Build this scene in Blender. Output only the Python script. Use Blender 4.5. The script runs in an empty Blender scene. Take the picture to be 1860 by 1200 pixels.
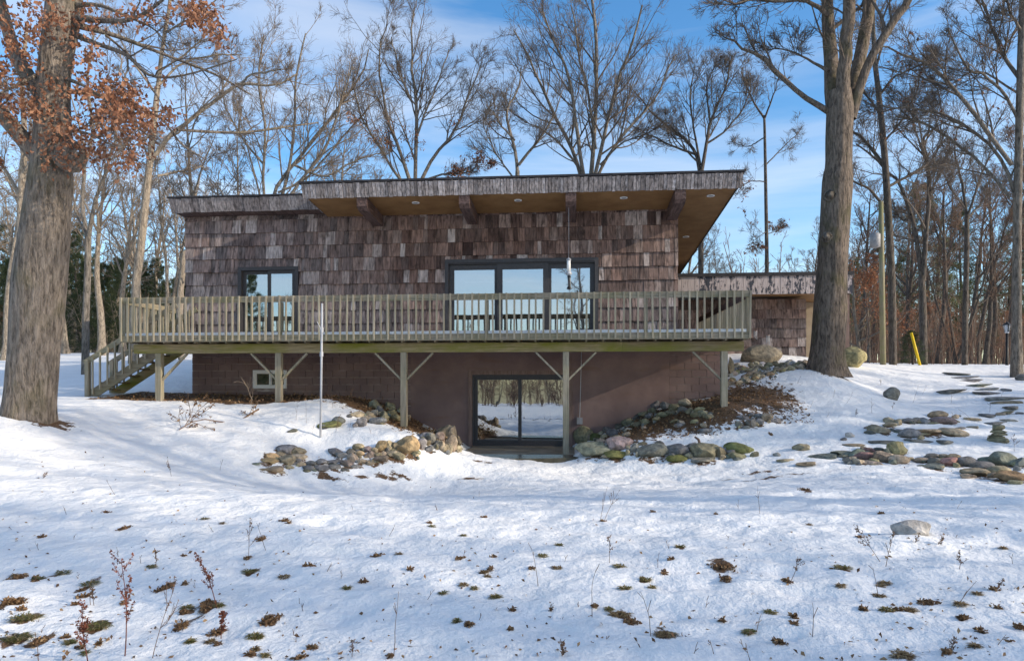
import bpy, math, random
import numpy as np
from mathutils import Vector, Matrix
R = math.radians
random.seed(11)
rng = np.random.default_rng(11)
sc = bpy.context.scene
col = sc.collection

# ------------------------------------------------------------------ camera
FPX, CXP, HOR = 1250.0, 930.0, 700.0          # focal length, centre and eye level in photo pixels
YAW = R(5.03)
CAM = Vector((0.0, -19.0, 1.68))
cd = bpy.data.cameras.new('camera'); cam = bpy.data.objects.new('camera', cd); col.objects.link(cam)
cam.location = CAM; cam.rotation_euler = (R(90), 0, YAW)
cd.sensor_width = 36; cd.lens = FPX / 1860 * 36; cd.shift_y = (HOR - 600) / 1860
cd.clip_start = 0.1; cd.clip_end = 2000
sc.camera = cam

# ------------------------------------------------------------------ sky, sun, exposure
SUN_AZ, SUN_EL = R(104), R(21)                 # azimuth clockwise from +Y
w = bpy.data.worlds.new('World'); sc.world = w; w.use_nodes = True
nt = w.node_tree; nt.nodes.clear()
def wn(t, **k):
    n = nt.nodes.new(t)
    for a, b in k.items(): setattr(n, a, b)
    return n
out = wn('ShaderNodeOutputWorld'); bg = wn('ShaderNodeBackground')
sky = wn('ShaderNodeTexSky', sky_type='NISHITA', sun_disc=False, sun_elevation=SUN_EL, sun_rotation=SUN_AZ,
         altitude=200, air_density=1.0, dust_density=1.2, ozone_density=1.8)
tc = wn('ShaderNodeTexCoord'); mp = wn('ShaderNodeMapping')
mp.inputs['Scale'].default_value = (1.0, 1.6, 5.5); mp.inputs['Rotation'].default_value = (R(14), R(24), R(10))
nz = wn('ShaderNodeTexNoise'); nz.inputs['Scale'].default_value = 1.7; nz.inputs['Detail'].default_value = 7
nz.inputs['Roughness'].default_value = 0.55; nz.inputs['Distortion'].default_value = 0.5
rp = wn('ShaderNodeValToRGB'); rp.color_ramp.elements[0].position = 0.40; rp.color_ramp.elements[1].position = 0.82
rp.color_ramp.elements[1].color = (0.62, 0.62, 0.62, 1)
hs = wn('ShaderNodeHueSaturation'); hs.inputs['Saturation'].default_value = 1.32
mx = wn('ShaderNodeMix', data_type='RGBA')
mx.inputs[7].default_value = (4.7, 4.6, 4.5, 1)
L = nt.links.new
L(tc.outputs['Generated'], mp.inputs['Vector']); L(mp.outputs['Vector'], nz.inputs['Vector'])
L(nz.outputs['Fac'], rp.inputs['Fac']); L(rp.outputs['Color'], mx.inputs[0])
L(sky.outputs[0], hs.inputs['Color']); L(hs.outputs[0], mx.inputs[6]); L(mx.outputs[2], bg.inputs['Color'])
bg.inputs['Strength'].default_value = 0.15
L(bg.outputs[0], out.inputs['Surface'])
sd = bpy.data.lights.new('sun', 'SUN'); so = bpy.data.objects.new('sun', sd); col.objects.link(so)
sd.energy = 2.7; sd.angle = R(0.6); sd.color = (1.0, 0.88, 0.72)
SUNV = Vector((math.sin(SUN_AZ) * math.cos(SUN_EL), math.cos(SUN_AZ) * math.cos(SUN_EL), math.sin(SUN_EL)))
so.location = SUNV * 60; so.rotation_euler = SUNV.to_track_quat('Z', 'Y').to_euler()
sc.view_settings.view_transform = 'Standard'; sc.view_settings.look = 'None'
sc.view_settings.gamma = 1.0; sc.view_settings.exposure = 0.84
sc.view_settings.use_curve_mapping = False
sc.render.engine = 'CYCLES'

# ------------------------------------------------------------------ photo point -> world point on a plane Y
cs, sn = math.cos(YAW), math.sin(YAW)
def ray(px, py):
    a, b = (px - CXP) / FPX, (HOR - py) / FPX
    return Vector((cs * a - sn, sn * a + cs, b))
def at(px, py, Y):
    d = ray(px, py); t = (Y - CAM.y) / d.y
    return CAM + d * t
def depth(p): return -sn * (p[0] - CAM.x) + cs * (p[1] - CAM.y)
def xat(px, Y): return at(px, 700, Y).x

# ------------------------------------------------------------------ noise
def vnoise(x, y, seed=0):
    xi, yi = np.floor(x).astype(np.int64), np.floor(y).astype(np.int64)
    xf, yf = x - xi, y - yi
    def h(a, b):
        n = (a * 374761393 + b * 668265263 + seed * 974711) & 0xffffffff
        n = ((n ^ (n >> 13)) * 1274126177) & 0xffffffff
        return ((n ^ (n >> 16)) & 0xffff) / 65535.0
    u, v = xf * xf * (3 - 2 * xf), yf * yf * (3 - 2 * yf)
    return (h(xi, yi) * (1 - u) + h(xi + 1, yi) * u) * (1 - v) + (h(xi, yi + 1) * (1 - u) + h(xi + 1, yi + 1) * u) * v
def fbm(x, y, o=3, seed=0):
    s = np.zeros_like(x, dtype=float); a = 0.5
    for i in range(o):
        s += a * (vnoise(x * 2 ** i + 17.3 * i, y * 2 ** i - 9.1 * i, seed + i) - 0.5); a *= 0.5
    return s

# ------------------------------------------------------------------ terrain height
GP = [  # photo x, photo y, world Y of ground seen there
 (50,1150,-14.6),(930,1150,-14.4),(1800,1150,-14.5),(0,900,-11.0),(300,900,-10.3),(620,900,-9.2),(930,900,-8.7),(1400,900,-9),(1830,900,-9.8),
 (50,760,-7.3),(140,780,-7.0),(250,800,-6.5),(420,820,-6.2),(470,850,-6.3),(650,858,-5.7),(770,848,-5.0),(930,845,-4.5),(930,832,-2.8),(860,828,-2.7),(1030,830,-2.6),(940,815,-0.3),(870,815,-0.3),(1020,815,-0.3),
 (1200,843,-4.2),(1370,833,-4.4),(1550,848,-5.7),(1850,875,-7.2),(1090,836,-3.6),
 (600,790,-4.5),(520,800,-5.0),(760,800,-4.5),(700,800,-4.7),(838,812,-2.2),(825,790,-1.7),(820,800,-.4),(700,740,-1.0),(640,735,-2.2),(507,731,-2.0),(400,735,-2.6),(289,728,-2),(345,716,0),(600,720,-.3),(500,717,-.2),(770,775,-.4),(735,779,-2.0),
 (160,720,-1.6),(100,700,2),(20,660,10),(200,650,12),(150,640,20),(320,690,3),
 (1315,735,-2),(1300,722,-.1),(1180,750,-.3),(1110,785,-.3),(1062,812,-.4),(1230,772,-2.2),(1100,800,-2.8),(1060,820,-2.4),(1170,800,-3.2),(1270,790,-3.0),(1330,790,-3.1),
 (1400,765,-2.5),(1400,705,0),(1497,674,1),(1330,672,2.2),(1420,662,3.6),(1380,642,6.6),(1460,650,6),(1550,664,5),(1600,780,-3),(1500,800,-3.6),
 (1700,760,-2),(1620,722,1),(1750,685,7),(1700,664,14),(1850,664,10),(1850,725,0),(1850,785,-3),(1780,830,-5.3),
]
W3 = [(-8,-25,-.2),(8,-25,-.2),(0,-40,-.6),(-40,-40,.2),(40,-40,.2),(0,-90,-1.5),(-80,-100,-1),(80,-100,-1),(-35,-8,1.6),(35,-5,1.8),(-14,-14,.6),(14,-15,.2),
      (-8,11,3.0),(0,11,3.0),(8,12,3.0),(-20,35,4.0),(0,35,3.7),(20,35,3.2),(0,90,5),(-70,60,5),(70,60,4),(-60,150,7),(60,150,6),(0,170,7),(-60,10,2.5),(60,12,2.6)]
C = np.array([tuple(at(*g)) for g in GP] + W3)
CC = 1.1
A_ = np.sqrt(((C[:, None, :2] - C[None, :, :2]) ** 2).sum(-1) + CC * CC)
n_ = len(C); Mx = np.zeros((n_ + 3, n_ + 3)); Mx[:n_, :n_] = -A_ + np.eye(n_) * (-0.03) * -1
Pm = np.c_[np.ones(n_), C[:, :2]]; Mx[:n_, n_:] = Pm; Mx[n_:, :n_] = Pm.T
WT = np.linalg.solve(Mx, np.r_[C[:, 2], 0, 0, 0])
def Hn(x, y):
    x, y = np.asarray(x, float), np.asarray(y, float); s = WT[n_] + WT[n_ + 1] * x + WT[n_ + 2] * y
    for i in range(n_): s = s - WT[i] * np.sqrt((x - C[i, 0]) ** 2 + (y - C[i, 1]) ** 2 + CC * CC)
    s = s + 0.10 * fbm(x * .35, y * .35, 2, 3) + 0.05 * fbm(x * 1.3, y * 1.3, 2, 8)
    # cut for the patio before the walk-out door and for the basement itself
    m = np.clip((x - PX0 + .1) / .2, 0, 1) * np.clip((PX1 + .1 - x) / .2, 0, 1) * np.clip((y + 2.75) / .3, 0, 1) * (y < 2)
    s = s * (1 - m) + (-0.05) * m
    ins = (x > HX0 + .25) & (x < BX1 - .25) & (y > .3) & (y < 8.8)
    return np.where(ins, -0.12, s)
PX0, PX1 = xat(848, 0) , xat(1040, 0)
HX0, HX1 = xat(339, 0), xat(1230, 0)
BX0, BX1 = xat(349, .12), xat(1311, .12)
def H(x, y): return float(Hn(np.array([x]), np.array([y]))[0])
def ground(px, py, near=3.0, far=70):
    d = ray(px, py); ts = np.concatenate([np.linspace(near, 30, 700), np.linspace(30.1, far, 300)])
    z = Hn(CAM.x + d.x * ts, CAM.y + d.y * ts); g = CAM.z + d.z * ts - z
    k = np.where(g <= 0)[0]
    if len(k) == 0: t = 60.0
    else: t = ts[k[0]]
    return Vector((CAM.x + d.x * t, CAM.y + d.y * t, float(CAM.z + d.z * t)))

# ------------------------------------------------------------------ materials
def mat(name, rough=0.8):
    m = bpy.data.materials.new(name); m.use_nodes = True
    n = m.node_tree.nodes; b = n['Principled BSDF']; b.inputs['Roughness'].default_value = rough
    b.inputs['Specular IOR Level'].default_value = 0.25
    return m, m.node_tree, b
class G:
    """small node-graph helper"""
    def __init__(s, t): s.t = t
    def n(s, typ, **k):
        x = s.t.nodes.new(typ)
        for a, b in k.items(): setattr(x, a, b)
        return x
    def l(s, a, b): s.t.links.new(a, b)
    def coord(s, scale=(1, 1, 1), kind='Object', rot=(0, 0, 0)):
        c = s.n('ShaderNodeTexCoord'); m = s.n('ShaderNodeMapping'); m.inputs['Scale'].default_value = scale
        m.inputs['Rotation'].default_value = rot
        s.l(c.outputs[kind], m.inputs['Vector']); return m.outputs[0]
    def world(s, scale=(1, 1, 1)):
        c = s.n('ShaderNodeNewGeometry'); m = s.n('ShaderNodeMapping'); m.inputs['Scale'].default_value = scale
        s.l(c.outputs['Position'], m.inputs['Vector']); return m.outputs[0]
    def noise(s, v, scale, detail=4, rough=.55, dist=0):
        x = s.n('ShaderNodeTexNoise'); x.inputs['Scale'].default_value = scale; x.inputs['Detail'].default_value = detail
        x.inputs['Roughness'].default_value = rough; x.inputs['Distortion'].default_value = dist
        s.l(v, x.inputs['Vector']); return x.outputs['Fac']
    def ramp(s, f, stops):
        x = s.n('ShaderNodeValToRGB'); e = x.color_ramp.elements
        while len(e) > 1: e.remove(e[0])
        e[0].position, e[0].color = stops[0][0], (*stops[0][1], 1)
        for p, c in stops[1:]:
            q = e.new(p); q.color = (*c, 1)
        s.l(f, x.inputs['Fac']); return x.outputs['Color']
    def mix(s, f, a, b, mode='MIX'):
        x = s.n('ShaderNodeMix', data_type='RGBA', blend_type=mode)
        for v, i in ((f, 0), (a, 6), (b, 7)):
            if hasattr(v, 'is_linked'): s.l(v, x.inputs[i])
            else: x.inputs[i].default_value = v if i == 0 else (*v, 1)
        return x.outputs[2]
    def math(s, op, a, b=0.0):
        x = s.n('ShaderNodeMath', operation=op)
        for v, i in ((a, 0), (b, 1)):
            if hasattr(v, 'is_linked'): s.l(v, x.inputs[i])
            else: x.inputs[i].default_value = v
        return x.outputs[0]
    def bump(s, h, b, strength=.4, dist=.02):
        x = s.n('ShaderNodeBump'); x.inputs['Strength'].default_value = strength; x.inputs['Distance'].default_value = dist
        s.l(h, x.inputs['Height']); s.l(x.outputs[0], b.inputs['Normal'])
    def rnd(s):
        a = s.n('ShaderNodeObjectInfo').outputs['Random']; b = s.n('ShaderNodeNewGeometry').outputs['Random Per Island']
        return s.math('FRACT', s.math('ADD', a, b))
def g3(*c): return c
def m_bark(name, dark, light, moss=0.0, zs=.2, sc_=17):
    m, t, b = mat(name, .95); g = G(t); v = g.coord((1, 1, zs))
    f = g.noise(v, sc_, 6, .62, .5); f2 = g.noise(g.coord((1, 1, .5)), 1.3, 3)
    wv = g.noise(v, sc_ * 2.6, 3, .6, 1.0)
    h = g.math('ADD', f, g.math('MULTIPLY', wv, .45))
    c = g.ramp(h, [(.55, dark), (.70, tuple((a + q) / 2 for a, q in zip(dark, light))), (.86, light)])
    c = g.mix(g.math('MULTIPLY', f2, .45), c, tuple(.5 * q for q in light))
    if moss:
        mm = g.ramp(g.noise(g.coord((1, 1, .6)), 2.2, 4), [(.52, (0, 0, 0)), (.66, (moss, moss, moss))])
        c = g.mix(mm, c, (.09, .085, .03))
    g.l(c, b.inputs['Base Color']); g.bump(h, b, 1.0, .09); return m
def m_simple(name, c1, c2, scale=6, rough=.85, stretch=(1, 1, 1), bump=.3, bd=.01, spread=(.35, .65), kind='Object'):
    m, t, b = mat(name, rough); g = G(t); v = g.coord(stretch, kind)
    f = g.noise(v, scale, 5, .6); g.l(g.ramp(f, [(spread[0], c1), (spread[1], c2)]), b.inputs['Base Color'])
    if bump: g.bump(f, b, bump, bd)
    return m
def m_shingle(name, stops, gx=1.0, grain=21):
    """split cedar: each piece its own tone, vertical grain, weather streaks"""
    m, t, b = mat(name, .9); g = G(t); r = g.rnd()
    base = g.ramp(r, stops)
    p = g.world((1, 1, 1)); big = g.noise(g.world((.28, 1, .5)), 1.0, 3)
    c = g.mix(g.ramp(big, [(.38, (0, 0, 0)), (.62, (.26, .26, .26))]), base, (.22, .195, .185))
    # cedar silvers where no overhang shelters it: the far end and the splash zone above the boards
    sx = g.n('ShaderNodeSeparateXYZ'); g.l(p, sx.inputs[0])
    def mr(o, a, b_, hi):
        q = g.n('ShaderNodeMapRange'); q.inputs[1].default_value = a; q.inputs[2].default_value = b_; q.inputs[4].default_value = hi; g.l(o, q.inputs[0]); return q.outputs[0]
    if gx: c = g.mix(g.math('MULTIPLY', g.math('ADD', mr(sx.outputs[0], -4.5, -8.5, .42), mr(sx.outputs[2], 4.7, 3.4, .42)), g.noise(g.world((.9, 1, .6)), 1.6, 3)), c, (.30, .285, .29))
    st = g.noise(g.world((1, 1, .07)), grain, 4, .65)
    c = g.mix(.85, c, g.ramp(st, [(.33, (.30, .28, .28)), (.50, (1, 1, 1)), (.68, (1.7, 1.67, 1.67))]), 'MULTIPLY')
    sp = g.noise(g.world((1, 1, .45)), 7, 4, .6)
    c = g.mix(g.ramp(sp, [(.55, (0, 0, 0)), (.72, (.7, .7, .7))]), c, (.02, .014, .012))
    g.l(c, b.inputs['Base Color']); g.bump(st, b, .7, .012); return m
def m_wood(name, base, dark, green, greenamt=.6, axis=0, scale=1.0):
    m, t, b = mat(name, .88); g = G(t)
    s = [14, 14, 14]; s[axis] = .8
    f = g.noise(g.world(tuple(s)), 2.0 * scale, 4, .6)
    c = g.ramp(f, [(.3, dark), (.62, base)])
    r = g.rnd(); c = g.mix(.5, c, g.ramp(r, [(0, (.62, .6, .56)), (1, (1.25, 1.22, 1.15))]), 'MULTIPLY')
    mm = g.ramp(g.noise(g.world((.5, .5, 1.4)), 1.5, 5, .65), [(.40, (0, 0, 0)), (.64, (greenamt,) * 3)])
    c = g.mix(mm, c, green)
    g.l(c, b.inputs['Base Color']); g.bump(f, b, .35, .006); return m

M = {}
M['bark_oak'] = m_bark('bark_oak', (.055, .045, .037), (.34, .285, .235), .35)
M['bark_right'] = m_bark('bark_right', (.035, .028, .023), (.27, .215, .17), .5)
M['bark_grey'] = m_bark('bark_grey', (.06, .052, .044), (.30, .26, .215), 0, .25, 14)
M['bark_pale'] = m_bark('bark_pale', (.13, .105, .08), (.44, .37, .29), 0, .3, 12)
M['bark_dark'] = m_bark('bark_dark', (.025, .021, .019), (.17, .145, .125), .2, .25, 14)
M['twig'] = m_simple('twig', (.075, .06, .05), (.18, .15, .125), 3, .95, bump=0)
M['twig_pale'] = m_simple('twig_pale', (.13, .10, .075), (.27, .215, .165), 3, .95, bump=0)
M['twig_brown'] = m_simple('twig_brown', (.10, .062, .045), (.22, .145, .105), .25, .95, bump=0)
def m_leaf(name, stops, rough=.7):
    m, t, b = mat(name, rough); g = G(t)
    c = g.ramp(g.rnd(), stops); g.l(c, b.inputs['Base Color'])
    tr = g.n('ShaderNodeBsdfTranslucent'); g.l(c, tr.inputs['Color'])
    mx = g.n('ShaderNodeMixShader'); mx.inputs[0].default_value = .25
    g.l(b.outputs[0], mx.inputs[1]); g.l(tr.outputs[0], mx.inputs[2]); g.l(mx.outputs[0], t.nodes['Material Output'].inputs['Surface'])
    return m
M['oak_leaf'] = m_leaf('oak_leaf', [(0, (.15, .062, .036)), (.5, (.27, .125, .070)), (1, (.40, .215, .13))])
M['beech_leaf'] = m_leaf('beech_leaf', [(0, (.22, .085, .045)), (.5, (.34, .145, .075)), (1, (.42, .235, .135))])
M['pine_needle'] = m_leaf('pine_needle', [(0, (.028, .045, .022)), (.6, (.055, .078, .034)), (1, (.115, .125, .055))])
M['pine_pale'] = m_leaf('pine_pale', [(0, (.06, .075, .035)), (.6, (.125, .13, .06)), (1, (.22, .20, .10))])
M['litter'] = m_leaf('litter', [(0, (.09, .05, .028)), (.5, (.20, .115, .06)), (1, (.36, .24, .13))])
M['tan_litter'] = m_leaf('tan_litter', [(0, (.2, .13, .07)), (.5, (.40, .29, .16)), (1, (.55, .43, .26))])
M['dry_weed'] = m_simple('dry_weed', (.09, .05, .03), (.22, .14, .085), 9, .95, bump=0)
M['dock'] = m_simple('dock', (.09, .03, .02), (.20, .075, .045), 14, .95, bump=0)
M['grass_green'] = m_leaf('grass_green', [(0, (.09, .10, .025)), (.45, (.17, .17, .045)), (.6, (.30, .22, .09)), (1, (.40, .30, .15))])
M['grass_tan'] = m_leaf('grass_tan', [(0, (.13, .075, .035)), (.6, (.30, .20, .09)), (1, (.42, .32, .16))])
M['moss'] = m_simple('moss', (.05, .055, .012), (.15, .14, .035), 25, .95, bump=.8, bd=.02)
SH = [(0, (.04, .022, .018)), (.2, (.115, .066, .052)), (.4, (.18, .108, .084)), (.55, (.235, .148, .116)), (.7, (.07, .043, .036)), (.84, (.31, .225, .19)), (1, (.40, .345, .32))]
M['shingle'] = m_shingle('shingle', SH)
M['fascia'] = m_shingle('fascia', [(0, (.15, .125, .115)), (.3, (.30, .26, .245)), (.6, (.22, .19, .18)), (1, (.46, .41, .395))], grain=24)
M['fascia_brown'] = m_shingle('fascia_brown', [(0, (.10, .075, .068)), (.5, (.20, .165, .152)), (1, (.30, .26, .245))])
M['soffit'] = m_simple('soffit', (.20, .105, .042), (.27, .15, .062), 2.2, .7, bump=.1)
M['tan_panel'] = m_simple('tan_panel', (.30, .235, .165), (.38, .305, .22), 3, .8, bump=.1)
M['roof_edge'] = m_simple('roof_edge', (.022, .020, .022), (.045, .042, .045), 8, .6)
M['beam_brown'] = m_simple('beam_brown', (.055, .034, .029), (.15, .098, .085), 3, .8, (6, .6, 6), .4)
M['sheathing'] = m_simple('sheathing', (.02, .014, .012), (.035, .025, .02), 5)
M['trim_dark'] = m_simple('trim_dark', (.046, .044, .046), (.064, .061, .064), 20, .45, bump=.05)
M['trim_wood'] = m_simple('trim_wood', (.15, .10, .082), (.25, .175, .148), 4, .8, (8, 8, .8), .3)
M['vinyl'] = m_simple('vinyl', (.78, .77, .74), (.84, .83, .80), 6, .5, bump=.05)
M['interior'] = m_simple('interior', (.10, .09, .08), (.14, .125, .11), 1.5, .9, bump=0)
M['curtain'] = m_simple('curtain', (.35, .33, .29), (.5, .47, .42), 30, .9, (1, 1, .02), .3)
def m_glass(name, refl, tint):
    m, t, b = mat(name); g = G(t)
    gl = g.n('ShaderNodeBsdfGlossy'); gl.inputs['Roughness'].default_value = .012; gl.inputs['Color'].default_value = (.86, .93, 1, 1)
    wob = g.noise(g.world((1, 1, .7)), 1.1, 2)
    bp = g.n('ShaderNodeBump'); bp.inputs['Strength'].default_value = .05; bp.inputs['Distance'].default_value = .05
    g.l(wob, bp.inputs['Height']); g.l(bp.outputs[0], gl.inputs['Normal'])
    tr = g.n('ShaderNodeBsdfTransparent'); tr.inputs['Color'].default_value = (tint, tint, tint, 1)
    x = g.n('ShaderNodeMixShader'); x.inputs[0].default_value = refl
    g.l(tr.outputs[0], x.inputs[1]); g.l(gl.outputs[0], x.inputs[2]); g.l(x.outputs[0], t.nodes['Material Output'].inputs['Surface'])
    return m
M['glass'] = m_glass('glass', .5, .6)
M['glass_door'] = m_glass('glass_door', .42, .5)
M['glass_small'] = m_glass('glass_small', .16, .4)
M['deck_wood'] = m_wood('deck_wood', (.37, .335, .27), (.19, .168, .132), (.20, .192, .105), .42, 2)
M['rail_wood'] = m_wood('rail_wood', (.34, .295, .23), (.155, .132, .10), (.19, .178, .085), .55, 0)
M['beam_green'] = m_wood('beam_green', (.31, .255, .155), (.15, .12, .062), (.165, .165, .022), .95, 0)
M['old_wood'] = m_wood('old_wood', (.27, .23, .175), (.12, .10, .075), (.10, .095, .035), .6, 1)
def m_block():
    m, t, b = mat('block_paint', .85); g = G(t)
    f = g.noise(g.world((1, 1, 1)), 1.1, 5, .6); fine = g.noise(g.world((1, 1, 1)), 45, 3)
    c = g.ramp(f, [(.3, (.155, .105, .098)), (.55, (.215, .148, .134)), (.75, (.265, .185, .162))])
    r = g.rnd(); c = g.mix(.35, c, g.ramp(r, [(0, (.8, .8, .8)), (1, (1.2, 1.17, 1.15))]), 'MULTIPLY')
    # splash of earth low on the wall
    st = g.noise(g.world((.6, 1, 2.5)), 1.6, 5, .6); c = g.mix(g.ramp(st, [(.56, (0, 0, 0)), (.75, (.4, .4, .4))]), c, (.19, .105, .05))
    g.l(c, b.inputs['Base Color']); g.bump(fine, b, .4, .004); return m
M['block'] = m_block()
M['mortar'] = m_simple('mortar', (.16, .10, .086), (.50, .44, .40), 3.5, .9, (1, 1, 2))
M['concrete'] = m_simple('concrete', (.16, .135, .10), (.30, .265, .21), 1.6, .8, bump=.3)
M['wet_slab'] = m_simple('wet_slab', (.035, .033, .022), (.085, .075, .052), 2.0, .25, bump=.1)
M['metal'] = m_simple('metal', (.30, .31, .33), (.48, .49, .51), 6, .45, (1, 1, .3), .1)
M['grey_box'] = m_simple('grey_box', (.22, .22, .23), (.33, .33, .34), 6, .5)
M['white_lamp'] = m_simple('white_lamp', (.72, .72, .70), (.8, .8, .78), 6, .5, bump=0)
M['black_metal'] = m_simple('black_metal', (.012, .012, .013), (.025, .025, .026), 8, .5)
M['yellow'] = m_simple('yellow_plastic', (.62, .42, .01), (.72, .52, .015), 4, .5, bump=0)
M['pole_wood'] = m_wood('pole_wood', (.30, .27, .19), (.16, .14, .09), (.19, .2, .09), .8, 2)
def m_stone():
    m, t, b = mat('stone', .9); g = G(t); oi = g.n('ShaderNodeObjectInfo')
    v = g.coord((1, 1, 1)); f = g.noise(g.world(), 9, 6, .65); f2 = g.noise(g.world(), 2.6, 3)
    c = g.mix(.9, oi.outputs['Color'], g.ramp(f, [(.30, (.35, .35, .35)), (.5, (.95, .95, .95)), (.70, (1.65, 1.62, 1.58))]), 'MULTIPLY')
    c = g.mix(g.ramp(f2, [(.45, (0, 0, 0)), (.7, (.45, .45, .45))]), c, (.085, .08, .05))
    g.l(c, b.inputs['Base Color']); g.bump(f, b, .8, .05); return m
M['stone'] = m_stone()
def m_snow():
    m, t, b = mat('snow_ground', .75); g = G(t)
    at_ = g.n('ShaderNodeAttribute'); at_.attribute_name = 'litter'
    p = g.world(); n1 = g.noise(p, 2.0, 6, .6); n2 = g.noise(g.world((1, 1, 1)), 11, 5, .6); n3 = g.noise(p, 70, 3)
    h = g.math('ADD', g.math('MULTIPLY', n1, 1.5), g.math('ADD', g.math('MULTIPLY', n2, .38), g.math('MULTIPLY', n3, .06)))
    mask = g.math('ADD', at_.outputs['Fac'], g.math('MULTIPLY', g.math('SUBTRACT', g.noise(p, 6.0, 5, .7), .5), 1.3))
    mk = g.ramp(mask, [(.48, (0, 0, 0)), (.58, (1, 1, 1))])
    soil = g.ramp(g.noise(p, 38, 4, .7), [(.3, (.035, .022, .013)), (.5, (.12, .068, .036)), (.7, (.24, .15, .08))])
    sn_ = g.ramp(n1, [(.3, (.80, .79, .77)), (.7, (.88, .87, .85))])
    c = g.mix(mk, sn_, soil)
    g.l(c, b.inputs['Base Color']); g.bump(h, b, .6, .10); return m
M['snow'] = m_snow()
def m_plain_snow():
    m, t, b = mat('deck_snow', .8); g = G(t); f = g.noise(g.world(), 7, 5)
    g.l(g.ramp(f, [(.3, (.80, .79, .77)), (.7, (.88, .87, .85))]), b.inputs['Base Color']); g.bump(f, b, .5, .04); return m
M['plain_snow'] = m_plain_snow()

# ------------------------------------------------------------------ objects
def tag(o, label=None, cat=None, group=None, kind=None):
    if label: o['label'] = label
    if cat: o['category'] = cat
    if group: o['group'] = group
    if kind: o['kind'] = kind
    return o
def empty(name, loc=(0, 0, 0), rz=0, parent=None):
    o = bpy.data.objects.new(name, None); col.objects.link(o); o.location = loc; o.rotation_euler[2] = rz
    o.empty_display_size = .1
    if parent: o.parent = parent
    return o
def link(name, me, m, parent=None, loc=None):
    o = bpy.data.objects.new(name, me); col.objects.link(o)
    if m and not me.materials: me.materials.append(m)
    if parent: o.parent = parent
    if loc is not None: o.location = loc
    return o
def mesh_np(name, V, F, smooth=True):
    """V (n,3), F list of int arrays (k,3) / (k,4)"""
    me = bpy.data.meshes.new(name); V = np.asarray(V, np.float32)
    if not isinstance(F, (list, tuple)): F = [F]
    F = [np.asarray(f, np.int32) for f in F if len(f)]
    me.vertices.add(len(V)); me.vertices.foreach_set('co', V.ravel())
    loops = np.concatenate([f.ravel() for f in F]); tot = np.concatenate([np.full(len(f), f.shape[1], np.int32) for f in F])
    st = np.concatenate([[0], np.cumsum(tot)[:-1]]).astype(np.int32)
    me.loops.add(len(loops)); me.loops.foreach_set('vertex_index', loops)
    me.polygons.add(len(tot)); me.polygons.foreach_set('loop_start', st); me.polygons.foreach_set('loop_total', tot)
    if smooth: me.polygons.foreach_set('use_smooth', np.ones(len(tot), bool))
    me.update(calc_edges=True); me.validate(); return me
class MB:
    def __init__(s): s.v = []; s.f = []
    def add(s, vs, fs):
        k = len(s.v); s.v += [tuple(v) for v in vs]; s.f += [tuple(i + k for i in f) for f in fs]; return s
    def box(s, x0, x1, y0, y1, z0, z1):
        v = [(x, y, z) for x in (x0, x1) for y in (y0, y1) for z in (z0, z1)]
        return s.add(v, [(0, 1, 3, 2), (4, 6, 7, 5), (0, 4, 5, 1), (2, 3, 7, 6), (0, 2, 6, 4), (1, 5, 7, 3)])
    def bar(s, a, b, w, h, up=(0, 0, 1)):
        a, b = Vector(a), Vector(b); d = (b - a).normalized(); u = Vector(up); r = d.cross(u)
        if r.length < 1e-4: r = d.cross(Vector((1, 0, 0)))
        r.normalize(); u = r.cross(d)
        v = [p + r * (w / 2 * i) + u * (h / 2 * j) for p in (a, b) for i, j in ((-1, -1), (1, -1), (1, 1), (-1, 1))]
        return s.add(v, [(3, 2, 1, 0), (4, 5, 6, 7), (0, 1, 5, 4), (1, 2, 6, 5), (2, 3, 7, 6), (3, 0, 4, 7)])
    def tube(s, pts, rad, n=8):
        pts = [Vector(p) for p in pts]; rad = [rad] * len(pts) if not hasattr(rad, '__len__') else rad
        k = len(s.v); ref = None
        for i, p in enumerate(pts):
            d = (pts[min(i + 1, len(pts) - 1)] - pts[max(i - 1, 0)]).normalized()
            if ref is None: ref = Vector((1, 0, 0)) if abs(d.x) < .8 else Vector((0, 1, 0))
            u = d.cross(ref).normalized(); v = d.cross(u)
            for j in range(n):
                a = 2 * math.pi * j / n; s.v.append(tuple(p + (u * math.cos(a) + v * math.sin(a)) * rad[i]))
        for i in range(len(pts) - 1):
            for j in range(n):
                q = (j + 1) % n; s.f.append((k + i * n + j, k + i * n + q, k + (i + 1) * n + q, k + (i + 1) * n + j))
        s.f.append(tuple(k + j for j in range(n))[::-1]); e = k + (len(pts) - 1) * n; s.f.append(tuple(e + j for j in range(n)))
        return s
    def mesh(s, name, smooth=False):
        me = bpy.data.meshes.new(name); me.from_pydata(s.v, [], s.f)
        if smooth: me.polygons.foreach_set('use_smooth', np.ones(len(me.polygons), bool))
        me.update(); return me
    def build(s, name, m, parent=None, smooth=False):
        return link(name, s.mesh(name, smooth), M[m] if isinstance(m, str) else m, parent)
def boxo(name, m, parent, x0, x1, y0, y1, z0, z1): return MB().box(x0, x1, y0, y1, z0, z1).build(name, m, parent)

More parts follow.
